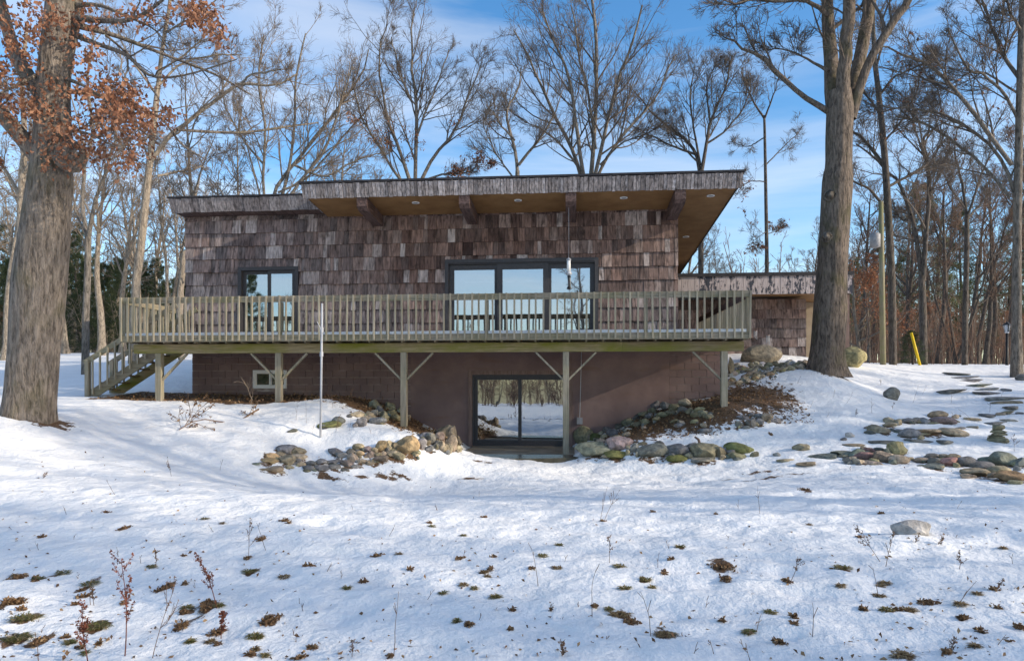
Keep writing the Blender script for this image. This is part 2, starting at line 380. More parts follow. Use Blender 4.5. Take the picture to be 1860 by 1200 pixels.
# ------------------------------------------------------------------ ground
def axis(*segs):
    o = []
    for a, b, st in segs: o += list(np.arange(a, b, st))
    return np.array(o + [segs[-1][1]])
gx = axis((-320, -60, 20), (-60, -20, 2.0), (-20, -13, .35), (-13, -7, .11), (-7, 9, .075), (9, 14, .12), (14, 24, .5), (24, 60, 2.0), (60, 320, 20))
gy = axis((-320, -60, 20), (-60, -20, 2), (-20, -16.5, .3), (-16.5, -9, .06), (-9, -1, .075), (-1, 3, .12), (3, 14, .3), (14, 60, 1.5), (60, 400, 20))
XX, YY = np.meshgrid(gx, gy); ZZ = Hn(XX, YY)
rel = (fbm(XX * 2.3 + YY * .8, YY * 3.2, 3, 21) * .095 + fbm(XX * 6, YY * 6, 2, 31) * .045) * np.clip((10 - YY) / 12, 0, 1)
rel -= .035 * np.clip(vnoise(XX * 2.9, YY * 2.9, 77) - .78, 0, 1) / .22     # old footprints and melt hollows
inside = (XX > PX0 - .4) & (XX < PX1 + .4) & (YY > -3) & (YY < 9)
ZZ = np.where(inside | ((XX > HX0) & (XX < BX1) & (YY > .2) & (YY < 9)), ZZ, ZZ + rel)
lit = np.zeros_like(XX)
def blob(x, y, rx, ry, s=1.0):
    global lit
    lit = np.maximum(lit, s * np.clip(1.25 - np.sqrt(((XX - x) / rx) ** 2 + ((YY - y) / ry) ** 2) * .75, 0, 1))
lit = np.where((XX > -12.6) & (XX < -4.2) & (YY > -2.15 + .25 * np.sin(XX * 1.7)) & (YY < .3), .95, lit)
blob(-4.6, -1.5, 1.6, 1.2); blob(-2.9, -2.4, .8, .9, .9); blob(1.3, -2.3, 1.0, 1.0); blob(3.0, -1.6, 1.7, 1.3); blob(4.5, -.8, 1.3, 1.6, .9); blob(2.2, -1.2, 1.2, 1.1)
OAK = ground(52, 757); ROAK = ground(1500, 674)
blob(OAK.x + .35, OAK.y, .55, .5, .8); blob(ROAK.x, ROAK.y, .8, .7, .8)
TUFT = [(115,1042,24,'g'),(165,1056,30,'g'),(300,1070,34,'b'),(30,1052,26,'b'),(68,1053,16,'g'),(20,1100,34,'b'),(45,1125,44,'g'),(30,1160,46,'g'),(75,1162,30,'b'),(128,1168,14,'g'),
 (175,1135,44,'g'),(150,1080,20,'b'),(330,1130,30,'b'),(380,1105,40,'b'),(395,1145,24,'b'),(490,1130,34,'b'),(462,1157,26,'G'),(515,1048,18,'t'),(455,1037,26,'g'),(560,1032,18,'b'),
 (475,975,18,'b'),(517,947,14,'b'),(450,1015,14,'b'),(630,1073,12,'G'),(685,1010,16,'b'),(900,1084,16,'G'),(830,1132,8,'G'),(835,1012,14,'b'),(880,1038,16,'t'),(805,1078,10,'g'),(1015,993,14,'G'),
 (985,1012,16,'g'),(1012,1035,16,'t'),(1125,1032,18,'g'),(1135,1072,18,'g'),(1172,1052,18,'G'),(1235,998,16,'G'),(1310,1028,46,'b'),(1318,1051,26,'b'),(1125,1118,38,'t'),(1145,1132,26,'b'),(1210,1152,38,'t'),
 (1360,1145,18,'g'),(1400,1112,20,'g'),(1430,1060,12,'b'),(1530,1030,28,'G'),(1607,1050,14,'t'),(1597,1075,16,'t'),(1610,1110,20,'g'),(1650,1107,26,'t'),(1685,1095,30,'b'),(1745,1104,16,'t'),(1748,1126,16,'b'),
 (1640,1190,36,'t'),(1720,1185,14,'b'),(1462,893,26,'b'),(225,960,20,'b'),(75,975,8,'b'),(1185,1065,10,'g'),(1527,1068,12,'t'),(1415,1165,20,'b'),(1080,1105,8,'b'),(455,1190,14,'b'),(548,1195,14,'b'),
 (780,948,8,'b'),(1400,790,10,'b'),(880,940,10,'b'),(340,1105,16,'g'),(275,1030,12,'g'),(1805,1078,10,'b'),(1852,1138,14,'b'),(660,1060,10,'b'),(745,1035,8,'b'),(1560,978,8,'b'),(930,1105,8,'b')]
for _ in range(60): TUFT.append((random.uniform(10, 1850), 1195 - 270 * random.random() ** 1.2, random.uniform(5, 13), random.choice('bbbtg')))
TG = [(*t, ground(t[0], t[1])) for t in TUFT]
for t in TG:
    r = t[2] * depth(t[4]) / FPX; blob(t[4].x, t[4].y, r * .55, r * 1.1, .74)
for q in ((600,868),(650,866),(700,868),(850,870),(880,838),(720,862),(1320,872),(1360,874),(1400,868),(1440,862),(1380,858)):
    g_ = ground(*q); blob(g_.x, g_.y, .42, .13, .62)
V = np.c_[XX.ravel(), YY.ravel(), ZZ.ravel()]; ny, nx = XX.shape
I = np.arange(ny * nx).reshape(ny, nx)
F = np.stack([I[:-1, :-1], I[:-1, 1:], I[1:, 1:], I[1:, :-1]], -1).reshape(-1, 4)
me = mesh_np('snowy_ground', V, F); GROUND = me
tag(link('snowy_ground', me, M['snow']), kind='structure')
def HS(x, y):   # height of the built sheet, small relief included
    i = int(np.clip(np.searchsorted(gx, x) - 1, 0, nx - 2)); j = int(np.clip(np.searchsorted(gy, y) - 1, 0, ny - 2))
    u = (x - gx[i]) / (gx[i + 1] - gx[i]); v = (y - gy[j]) / (gy[j + 1] - gy[j])
    return float((ZZ[j, i] * (1 - u) + ZZ[j, i + 1] * u) * (1 - v) + (ZZ[j + 1, i] * (1 - u) + ZZ[j + 1, i + 1] * u) * v)

# patio in front of the walk-out door
pt = boxo('patio_slab', 'concrete', None, xat(838, -2.0), PX1 + .05, -2.55, .1, -.25, .0); tag(pt, kind='structure')
pv = [(xat(826, -3), -2.6), (xat(840, -3.4), -3.35), (xat(900, -3.5), -3.6), (xat(960, -3.5), -3.5), (xat(1050, -3), -3.2), (xat(1052, -2.6), -2.555), (xat(900, -2.5), -2.555)]
mb = MB(); k = len(pv); mb.add([(x, y, .035) for x, y in pv] + [(x, y, -.2) for x, y in pv], [tuple(range(k))] + [(i, (i + 1) % k, k + (i + 1) % k, k + i) for i in range(k)])
tag(mb.build('wet_patio_edge', 'wet_slab'), kind='structure')

# ================================================================== house
FL = 2.93                                        # deck / upper floor level
house = empty('house', ((HX0 + HX1) / 2, 4, 0)); house.location = (0, 0, 0)
tag(house, 'low flat-roofed house clad in brown cedar shingles above a painted block basement', 'house')
def hp(name, m, *b): return boxo(name, m, house, *b)
WX0, WX1 = xat(434, 0), xat(543, 0); WZ1 = at(488, 485, 0).z; WZ0 = FL + .12
DX0, DX1 = xat(809, 0), xat(1087, 0); DZ1 = at(948, 470, 0).z; DZ0 = FL + .02
EX0, EX1 = xat(851, .12), xat(1040, .12); EZ1 = at(945, 673, .12).z          # basement door with its wood trim
SX0, SX1 = xat(460, .12), xat(521, .12); SZ0, SZ1 = at(480, 705, .12).z, at(480, 672, .12).z
TOP = at(800, 386, 0).z
# sheathing behind the shingles, with openings
mb = MB()
for x0, x1, z0, z1 in ((HX0, WX0, FL - .2, TOP), (WX1, DX0, FL - .2, TOP), (DX1, HX1, FL - .2, TOP), (WX0, WX1, WZ1, TOP), (DX0, DX1, DZ1, TOP), (WX0, WX1, FL - .2, WZ0), (DX0, DX1, FL - .2, DZ0)):
    mb.box(x0, x1, .03, .2, z0, z1)
mb.box(HX0, HX0 + .15, .2, 9, FL - .2, TOP - .02); mb.box(HX1 - .15, HX1, .2, 9, FL - .2, TOP - .65); mb.box(HX0 + .15, HX1 - .15, 8.85, 9, FL - .2, TOP - .65)
wall = mb.build('shingled_wall', 'sheathing', house)
# cedar shingles, in courses
ROW = .372
me_sh = MB().add([(0, -.06, 0), (1, -.06, 0), (1, -.010, 1.08), (0, -.010, 1.08), (0, .026, 0), (1, .026, 0), (1, .026, 1.08), (0, .026, 1.08)],
                 [(0, 1, 2, 3), (7, 6, 5, 4), (4, 5, 1, 0), (1, 5, 6, 2), (3, 2, 6, 7), (4, 0, 3, 7)]).mesh('shingle')
me_sh.materials.append(M['shingle'])
pieces = []
z = TOP - .10
rows = []
while z > FL - .3: rows.append((z - ROW, z)); z -= ROW
rows.insert(0, (TOP - .10, TOP + .02))
for ri, (z0, z1) in enumerate(rows):
    x = HX0 - .015 + random.uniform(-.05, 0)
    while x < HX1:
        wd = random.choice((.10, .13, .16, .2, .22, .26, .3)) * random.uniform(.9, 1.1)
        a, b = max(x, HX0 - .02), min(x + wd - .006, HX1 + .02); x += wd
        if b - a < .03: continue
        zz = z0 + random.uniform(-.012, .010)
        segs = [(a, b)]
        for (q0, q1, y0, y1) in ((WX0, WX1, WZ0, WZ1), (DX0, DX1, DZ0, DZ1)):
            if z1 > y0 + .01 and z0 < y1 - .03:
                n2 = []
                if z1 > y1 + .04:
                    c_, d_ = max(a, q0), min(b, q1)
                    if d_ - c_ > .02: pieces.append((c_, d_, y1 + .002, z1, False))
                for (c, d) in segs:
                    if c < q0: n2.append((c, min(d, q0)))
                    if d > q1: n2.append((max(c, q1), d))
                segs = n2
        for c, d in segs:
            if d - c > .025: pieces.append((c, d, max(zz, FL - .2), z1, z0 > 3.85))
vis = sorted([p for p in pieces if p[4]], key=lambda p: -(p[1] - p[0]) * (p[3] - p[2]))
sel = set(vis[:295]); mb = MB()
for p in pieces:
    c, d, z0, z1, _ = p; tilt = random.uniform(-.008, .006)
    if p in sel:
        o = link('shingle', me_sh, None, wall); o.location = (c, tilt, z0); o.scale = (d - c, 1, z1 - z0)
    else:
        h = (z1 - z0)
        mb.add([(c, -.06 + tilt, z0), (d, -.06 + tilt, z0), (d, -.010 + tilt, z0 + 1.08 * h), (c, -.010 + tilt, z0 + 1.08 * h), (c, .026, z0), (d, .026, z0), (d, .026, z0 + 1.08 * h), (c, .026, z0 + 1.08 * h)],
               [(0, 1, 2, 3), (7, 6, 5, 4), (4, 5, 1, 0), (1, 5, 6, 2), (3, 2, 6, 7), (4, 0, 3, 7)])
tag(mb.build('shingles', 'shingle', wall), kind='stuff')

# basement wall: parged core plus painted blocks
BZ = FL - .22
mb = MB()
for x0, x1, z0, z1 in ((BX0, SX0, -.6, BZ), (SX0, SX1, -.6, SZ0), (SX0, SX1, SZ1, BZ), (SX1, EX0, -.6, BZ), (EX0, EX1, EZ1, BZ), (EX1, BX1, -.6, BZ)):
    mb.box(x0, x1, .15, .35, z0, z1)
mb.box(BX0, BX0 + .2, .35, 9, -.6, BZ); mb.box(BX1 - .2, BX1, .35, 9, -.6, BZ); mb.box(BX0 + .2, BX1 - .2, 8.8, 9, -.6, BZ)
base = mb.build('basement_wall', 'mortar', house)
MX0, MX1 = xat(746, .12), xat(1216, .12)
def slab(x0, x1, z0, z1): return boxo('parged_panel', 'block', base, x0, x1, .118, .152, z0, z1)
slab(MX0, EX0 - .001, -.6, BZ); slab(EX1 + .001, MX1, -.6, BZ); slab(EX0, EX1, EZ1 + .001, BZ)
me_bl = MB().box(.012, .984, 0, .03, .03, .965).mesh('block'); me_bl.materials.append(M['block'])
for (x0, x1, zb) in ((BX0, MX0, .55), (MX1, BX1, .55)):
    zz = BZ; r = 0
    while zz > zb:
        z0 = zz - .2; x = x0 - (.2 if r % 2 else 0)
        while x < x1 - .01:
            a, b = max(x, x0), min(x + .4, x1); x += .4
            segs = [(a, b)]
            if z0 < SZ1 - .02 and zz > SZ0 + .02: segs = [(c, d) for c, d in ((a, min(b, SX0)), (max(a, SX1), b)) if d - c > .02]
            for c, d in segs:
                o = link('block', me_bl, None, base); o.location = (c, .121 + random.uniform(-.002, .002), z0); o.scale = (d - c, 1, .2)
        zz = z0; r += 1

# windows and doors --------------------------------------------------
def room(x0, x1, z0, z1, y1, m='interior'):
    mb = MB(); mb.box(x0 - .3, x1 + .3, y1, y1 + .05, z0, z1); mb.box(x0 - .35, x0 - .3, .36, y1, z0, z1); mb.box(x1 + .3, x1 + .35, .36, y1, z0, z1)
    mb.box(x0 - .3, x1 + .3, .36, y1, z0 - .06, z0 - .01); mb.box(x0 - .3, x1 + .3, .36, y1, z1 + .01, z1 + .06)
    return mb.build('room', m, house)
room(DX0, DX1, FL, DZ1 + .2, 5.5); room(WX0, WX1, FL, WZ1 + .2, 4); room(EX0, EX1, .02, EZ1 + .2, 5)
def sash(name, parent, y, x0, x1, z0, z1, fw, m, gm, d=.05, top=None):
    mb = MB(); tp = top or fw
    mb.box(x0, x0 + fw, y, y + d, z0, z1); mb.box(x1 - fw, x1, y, y + d, z0, z1); mb.box(x0 + fw, x1 - fw, y + .001, y + d - .001, z1 - tp, z1); mb.box(x0 + fw, x1 - fw, y + .001, y + d - .001, z0, z0 + fw)
    s = mb.build(name, m, parent)
    boxo('pane', gm, s, x0 + fw - .005, x1 - fw + .005, y + d * .5, y + d * .5 + .008, z0 + fw - .005, z1 - tp + .005); return s
def casing(name, x0, x1, z0, z1, y0, y1, fw, m, bottom=True):
    mb = MB(); mb.box(x0, x0 + fw, y0, y1, z0, z1); mb.box(x1 - fw, x1, y0, y1, z0, z1); mb.box(x0 + fw, x1 - fw, y0 - .002, y1 - .002, z1 - fw, z1)
    if bottom: mb.box(x0 + fw, x1 - fw, y0 - .002, y1 - .002, z0, z0 + fw)
    return mb.build(name, m, house)
d = casing('sliding_door', DX0, DX1, DZ0, DZ1, -.07, .12, .10, 'trim_dark'); d['label'] = 'three panel dark framed glass door opening onto the deck'
mb = MB(); mb.box(DX0 + .1, DX1 - .1, -.03, .1, DZ1 - .135, DZ1 - .101); mb.build('track', 'trim_dark', d)
q = [xat(v, 0) for v in (816, 907, 993, 1080)]; a, b = DX0 + .102, DX1 - .102
sash('sash', d, .035, a, q[1], DZ0 + .1, DZ1 - .14, .14, 'trim_dark', M['glass'])
sash('sash', d, -.02, q[1] - .16 + .1, q[2] + .05, DZ0 + .1, DZ1 - .137, .15, 'trim_dark', M['glass'])
sash('sash', d, .035, q[2], b, DZ0 + .1, DZ1 - .14, .13, 'trim_dark', M['glass'])
MB().box(q[1] - .02, q[1] + .02, -.07, -.022, FL + 1.0, FL + 1.3).build('handle', 'black_metal', d)
wn_ = casing('window', WX0, WX1, WZ0, WZ1, -.07, .12, .10, 'trim_dark'); wn_['label'] = 'dark framed sliding window with drawn curtain'
xm = (WX0 + WX1) / 2
sash('sash', wn_, .035, WX0 + .102, xm + .05, WZ0 + .1, WZ1 - .105, .09, 'trim_dark', M['glass'])
sash('sash', wn_, -.02, xm - .03, WX1 - .102, WZ0 + .1, WZ1 - .103, .09, 'trim_dark', M['glass'])
mb = MB()
for i in range(8): mb.box(xm - .35 + i * .09, xm - .27 + i * .09, .4 + .03 * (i % 2), .42 + .03 * (i % 2), FL + .2, WZ1 - .05)
mb.build('curtain', 'curtain', house)
bd_ = casing('basement_door', EX0, EX1, -.02, EZ1, .075, .2, .11, 'trim_wood', False); bd_['label'] = 'wide two panel glass sliding door with wooden trim at ground level'
gx0, gx1, gz1 = EX0 + .112, EX1 - .112, EZ1 - .112
MB().box(gx0, gx1, .1, .22, .0, .07).build('sill', 'trim_dark', bd_)
mb = MB(); mb.box(gx0, gx0 + .05, .1, .22, .07, gz1); mb.box(gx1 - .05, gx1, .1, .22, .07, gz1); mb.box(gx0 + .05, gx1 - .05, .1, .22, gz1 - .05, gz1); mb.build('frame', 'trim_dark', bd_)
xm = (gx0 + gx1) / 2 - .02
sash('sash', bd_, .16, gx0 + .051, xm + .05, .072, gz1 - .052, .09, 'trim_dark', M['glass_door'])
sash('sash', bd_, .105, xm - .03, gx1 - .051, .072, gz1 - .052, .09, 'trim_dark', M['glass_door'])
sw = casing('basement_window', SX0, SX1, SZ0, SZ1, .09, .2, .055, 'vinyl'); sw['label'] = 'small white vinyl window set into the block wall'
xm = (SX0 + SX1) / 2
sash('sash', sw, .11, SX0 + .057, xm + .02, SZ0 + .057, SZ1 - .057, .045, 'vinyl', M['glass_small'])
sash('sash', sw, .15, xm - .01, SX1 - .057, SZ0 + .057, SZ1 - .057, .045, 'vinyl', M['glass_small'])
MB().box(SX0 - .2, SX1 + .2, .6, .62, SZ0 - .1, SZ1 + .1).build('room', 'interior', house)

# roof ----------------------------------------------------------------
OV = -1.6; RX0, RX1 = xat(556, OV), xat(1341, OV); RZ = 6.565; SL = .071
def rz_(y): return RZ - SL * (y - OV)
RB = 7.6
def slope_slab(mb, x0, x1, y0, y1, t0, t1):
    mb.add([(x0, y0, rz_(y0) + t0), (x1, y0, rz_(y0) + t0), (x1, y1, rz_(y1) + t0), (x0, y1, rz_(y1) + t0), (x0, y0, rz_(y0) + t1), (x1, y0, rz_(y0) + t1), (x1, y1, rz_(y1) + t1), (x0, y1, rz_(y1) + t1)],
           [(3, 2, 1, 0), (4, 5, 6, 7), (0, 1, 5, 4), (1, 2, 6, 5), (2, 3, 7, 6), (3, 0, 4, 7)]); return mb
OV2 = -.42; QX0 = xat(318, OV2)
roof = slope_slab(MB(), RX0 + .02, RX1 - .02, OV + .02, RB, .02, .30); slope_slab(roof, QX0 + .02, RX0 + .018, OV2 + .02, RB, .13, .30)
roof = roof.build('roof', 'roof_edge', house)
slope_slab(MB(), RX0 + .02, RX1 - .02, OV + .02, RB, .0, .018).build('soffit', 'soffit', roof)
slope_slab(MB(), QX0 + .02, RX0 + .0, OV2 + .02, RB, .105, .128).build('soffit', 'beam_brown', roof)
FH = .34
def fasc_mesh(n, m, tilt, h):
    me = MB().add([(0, -.0, 0), (1, -.0, 0), (1, -tilt, h), (0, -tilt, h), (0, .025, 0), (1, .025, 0), (1, .025 - tilt, h), (0, .025 - tilt, h)],
                  [(0, 1, 2, 3), (7, 6, 5, 4), (4, 5, 1, 0), (1, 5, 6, 2), (3, 2, 6, 7), (4, 0, 3, 7)]).mesh(n); me.materials.append(M[m]); return me
mf = fasc_mesh('fascia_shingle', 'fascia', .13, FH); x = RX0 - .08
while x < RX1 + .07:
    wd = random.uniform(.07, .13); o = link('fascia_shingle', mf, None, roof); o.location = (x, OV - .01 + random.uniform(-.006, .006), RZ - .02 + random.uniform(-.008, .008)); o.scale = (min(wd, RX1 + .1 - x) - .011, 1, 1); x += wd
mf2 = fasc_mesh('eave_shingle', 'fascia_brown', .13, .36); x = QX0 - .1
while x < RX0 + .05:
    wd = random.uniform(.16, .3); o = link('eave_shingle', mf2, None, roof); o.location = (x, OV2 - .01, rz_(OV2) + .085 + random.uniform(-.012, .012)); o.scale = (wd - .010, 1, 1); x += wd
# returns of the fascia along the sides
def side_fascia(X, sgn, y0, y1, m, low, h):
    mb = MB(); y = y0
    while y < y1:
        wd = random.uniform(.1, .2); e = min(y + wd - .005, y1)
        mb.add([(X, y, rz_(y) + low), (X, e, rz_(e) + low), (X + sgn * .1, e, rz_(e) + low + h), (X + sgn * .1, y, rz_(y) + low + h), (X - sgn * .03, y, rz_(y) + low), (X - sgn * .03, e, rz_(e) + low), (X + sgn * .07, e, rz_(e) + low + h), (X + sgn * .07, y, rz_(y) + low + h)],
               [(0, 1, 2, 3), (7, 6, 5, 4), (4, 5, 1, 0), (1, 5, 6, 2), (3, 2, 6, 7), (4, 0, 3, 7)]); y += wd
    tag(mb.build('side_shingles', m, roof), kind='stuff')
side_fascia(RX1, 1, OV + .03, RB, 'roof_edge', -.02, FH); side_fascia(QX0, -1, OV2 + .03, RB, 'fascia_brown', .09, .35); side_fascia(RX0, -1, OV + .03, OV2 - .02, 'fascia', -.02, FH)
slope_slab(MB(), RX0 - .14, RX1 + .13, OV - .17, RB, .325, .375).build('drip_edge', 'roof_edge', roof)
slope_slab(MB(), QX0 - .14, RX0 + .1, OV2 - .17, OV2 + .3, .45 , .49).build('drip_edge', 'roof_edge', roof)
# beams carrying the overhang
for px in (659, 844, 1037, 1235):
    xb = xat(px, OV + .12); y0 = OV + .03; hb = .30; wb = .27
    mb = MB(); pr = [(y0, rz_(y0) - .001), (y0, rz_(y0) - hb + .06), (y0 + .14, rz_(y0) - hb - .02), (.06, rz_(.06) - hb), (.06, rz_(.06) - .001)]
    n = len(pr); mb.add([(xb - wb / 2, y, z) for y, z in pr] + [(xb + wb / 2, y, z) for y, z in pr], [tuple(range(n))[::-1], tuple(range(n, 2 * n))] + [(i, (i + 1) % n, n + (i + 1) % n, n + i) for i in range(n)])
    mb.build('roof_beam', 'beam_brown', house)
for px, Y in ((755, -1.05), (941, -1.05), (1133, -1.05), (1291, -1.05), (1246, 2.6)):
    c = Vector((xat(px, Y), Y, rz_(Y) - .002))
    mb = MB(); mb.tube([c + Vector((0, 0, .003)), c - Vector((0, 0, .012))], .10, 20); l = mb.build('recessed_light', 'white_lamp', house)
    MB().tube([c - Vector((0, 0, .0125)), c - Vector((0, 0, .014))], .062, 16).build('lens', 'grey_box', l)
# conduit with outlet box right of the basement door
cx = xat(1053, .1); c = MB().tube([(cx + .05, .09, BZ - .02), (cx + .02, .09, 1.5), (cx, .09, .78)], .012, 6).build('conduit', 'metal', house)
MB().box(cx - .08, cx + .08, .0, .118, .62, .80).build('outlet_box', 'grey_box', c)

# ================================================================== deck
deck = empty('deck'); tag(deck, 'long raised timber deck with vertical baluster railing across the house front', 'deck')
YF = -2.44; AX0, AX1 = xat(219, YF), xat(1364, YF); RT = 3.915
def dp(name, m, *b): return boxo(name, m, deck, *b)
SXT = xat(332, -.8)                                # top of the stair opening
n = 17; wdt = (2.44 - .02) / n
mb0 = None
for i in range(n):
    y0 = YF + .02 + i * wdt
    x0 = AX0 + .05 if y0 + wdt < -1.35 else SXT
    dp('deck_board', 'old_wood', x0, HX1 + .0 if False else AX1 - .05, y0, y0 + wdt - .008, FL - .04, FL)
for i in range(32):
    y0 = .02 + i * wdt; dp('deck_board', 'old_wood', HX1 + .04, AX1 - .05, y0, y0 + wdt - .008, FL - .04, FL)
me_j = MB().box(-.02, .02, YF + .05, .1, FL - .185, FL - .042).mesh('joist'); me_j.materials.append(M['old_wood'])
x = AX0 + .3
while x < AX1 - .1:
    if x > SXT or x < AX0 + .1: o = link('joist', me_j, None, deck); o.location = (x, 0, 0)
    x += .41
dp('rim_board', 'rail_wood', AX0, AX1, YF, YF + .04, FL - .15, FL + .012)
dp('rim_board', 'rail_wood', AX1 - .04, AX1, YF + .042, 4.5, FL - .15, FL + .03)
dp('rim_board', 'rail_wood', AX0, AX0 + .04, YF + .042, -1.38, FL - .15, FL + .03)
BY = -2.0
dp('beam', 'beam_green', xat(246, BY), xat(700, BY) - .002, BY - .07, BY + .07, 2.51, FL - .187)
dp('beam', 'beam_green', xat(700, BY), xat(1130, BY), BY - .07, BY + .07, 2.512, FL - .187)
dp('beam', 'beam_green', xat(1130, BY) + .002, xat(1350, BY), BY - .07, BY + .07, 2.51, FL - .187)
POSTS = (290, 507, 734, 1028, 1315)
for i, px in enumerate(POSTS):
    xb = xat(px, BY); zg = HS(xb, BY) - .12
    dp('post', 'deck_wood', xb - .075, xb + .075, BY - .075, BY + .075, zg, 2.508)
    for s in (-1, 1):
        if i == 0 and s < 0 or i == 4 and s > 0: continue
        MB().bar((xb + s * .06, BY + .01, 1.82), (xb + s * .74, BY + .01, 2.50), .045, .085, (0, 1, 0)).build('brace', 'deck_wood', deck)
# railing: top board, posts, balusters
dp('top_rail', 'rail_wood', AX0, AX1, YF + .002, YF + .042, RT - .155, RT - .005)
dp('top_rail', 'rail_wood', AX0, AX0 + .04, YF + .044, -.05, RT - .155, RT - .005)
dp('top_rail', 'beam_brown', AX1 - .04, AX1, YF + .044, 4.5, RT - .155, RT - .005)  # shade on the inner face of this rail is put into its darker brown
me_b = MB().box(-.021, .021, -.021, .021, 0, 1).mesh('baluster'); me_b.materials.append(M['deck_wood'])
def bal(x, y, z0=FL - .13, z1=RT, rz=0, par=deck):
    o = link('baluster', me_b, None, par); o.location = (x, y, z0); o.scale = (random.uniform(.92, 1.08), 1, z1 - z0 + random.uniform(-.012, .004)); o.rotation_euler = (random.gauss(0, .004), random.gauss(0, .006), rz)
nb = 91
for i in range(nb): bal(AX0 + .03 + (AX1 - AX0 - .06) * i / (nb - 1) + random.gauss(0, .005), YF - .022)
y = YF + .15
while y < -.05: bal(AX0 - .022, y); y += .17
y = YF + .15
while y < 4.4: bal(AX1 + .022, y); y += .17
for px in (219, 1364): xx = xat(px, YF); dp('rail_post', 'deck_wood', xx + (-.0 if px < 900 else -.09), xx + (.09 if px < 900 else 0), YF + .045, YF + .135, FL - .15, RT - .01)
for px in (505, 700, 880, 1170): xx = xat(px, YF); dp('rail_post', 'deck_wood', xx, xx + .09, YF + .045, YF + .135, FL, RT - .158)
# right wing: posts that carry the deck beside the house
for yy in (2.2, 4.3): dp('post', 'deck_wood', AX1 - .2, AX1 - .06, yy, yy + .14, HS(AX1 - .15, yy) - .1, FL - .16)
# snow lying on the boards
mb = MB(); xs = np.linspace(SXT + .1, AX1 - .06, 160); k0 = len(xs)
vv = []
for j, yy in enumerate((YF + .045, YF + .06, -1.6, -.7)):
    for xx in xs: vv.append((xx, yy, FL + .002 if j == 0 else FL + .09 + .03 * float(fbm(np.array([xx * 1.3]), np.array([yy]), 3, 5)[0])))
mb.add(vv, [(j * k0 + i, j * k0 + i + 1, (j + 1) * k0 + i + 1, (j + 1) * k0 + i) for j in range(3) for i in range(k0 - 1)])
mb.add([(xs[0], -.7, FL + .002), (xs[-1], -.7, FL + .002), (xs[-1], YF + .045, FL + .001), (xs[0], YF + .045, FL + .001)], [(0, 1, 2, 3)])
xs2 = np.linspace(AX0 + .06, SXT + .098, 16)
mb.add([(x_, y_, FL + (.002 if j == 0 else .085)) for j, y_ in enumerate((YF + .045, YF + .06, -1.5)) for x_ in xs2], [(j * 16 + i, j * 16 + i + 1, (j + 1) * 16 + i + 1, (j + 1) * 16 + i) for j in range(2) for i in range(15)])
tag(mb.build('snow', 'plain_snow', None, True), 'thin layer of snow lying along the deck boards', 'snow', kind='stuff')

# staircase going down beside the house
st = empty('staircase', (0, 0, 0)); tag(st, 'weathered wooden staircase going down from the deck end to the snow', 'staircase')
YA, YB = -1.30, -.40; sx0 = xat(163, YA); sz0 = HS(sx0, YA) - .02; sx1 = SXT; sz1 = FL - .05
for yy, mt_ in ((YA, 'rail_wood'), (YB, 'beam_green')):
    MB().bar((sx0 + .05, yy, sz0 + .05), (sx1, yy, sz1 - .02), .045, .25, (0, 0, 1)).build('stringer', mt_, st)
nt_ = 8
for i in range(nt_):
    f = (i + .35) / nt_; xx = sx0 + .05 + (sx1 - sx0) * f; zz = sz0 + .16 + (sz1 - sz0) * f
    boxo('tread', 'old_wood', st, xx - .14, xx + .13, YA + .024, YB - .024, zz - .04, zz)
for yy in (YA - .05, YB + .05):
    xn = sx0 - .02; zg = HS(xn, yy) - .15
    boxo('newel_post', 'deck_wood', st, xn - .055, xn + .055, yy - .055, yy + .055, zg, sz0 + 1.02)
    MB().bar((xn - .1, yy, sz0 + .93), (sx1 + .15, yy, sz1 + .97), .04, .14).build('handrail', 'rail_wood', st)
    for i in range(11):
        f = (i + .7) / 11; xx = sx0 + (sx1 - sx0) * f; zz = sz0 + (sz1 - sz0) * f
        o = link('baluster', me_b, None, st); o.location = (xx, yy + (-.045 if yy < -.8 else -.045), zz - .02); o.scale = (.95, .9, 1.0)
# ================================================================== garage
GY = 7.0; GF = 6.0
garage = empty('garage'); tag(garage, 'flat-roofed shingled garage with a flaking painted board fascia behind the deck', 'garage')
ax0, ax1 = xat(1180, GY), xat(1463, GY); gt = at(1400, 543, GY).z
mb = MB(); mb.box(ax0, ax1 - .03, GY + .03, GY + .15, 2.4, gt); mb.box(ax1 - .15, ax1 - .03, GY + .15, 13, 2.4, gt); gw = mb.build('garage_wall', 'sheathing', garage)
z = gt - .03; zb = 2.65
while z > zb:
    x = ax0 - random.uniform(0, .1); r_ = .345
    while x < ax1:
        wd = random.choice((.18, .24, .3, .36)) * random.uniform(.9, 1.1); a, b = max(x, ax0), min(x + wd - .006, ax1 + .015); x += wd
        if b - a > .03: o = link('shingle', me_sh, None, gw); o.location = (a, GY + random.uniform(-.006, .006), z - r_ + random.uniform(-.012, .01)); o.scale = (b - a, 1, r_)
    z -= r_
fx0, fx1 = xat(1150, GF), xat(1549, GF); ft, fb = at(1400, 503, GF).z, at(1400, 534, GF).z
groof = boxo('roof', 'roof_edge', garage, fx0 + .03, fx1 - .03, GF + .04, 14, fb + .10, ft + .04)
boxo('soffit', 'soffit', groof, fx0 + .03, fx1 - .04, GF + .041, 13.9, fb + .05, fb + .098)
boxo('drip_edge', 'roof_edge', groof, fx0, fx1 + .04, GF - .05, 14.05, ft + .041, ft + .16)
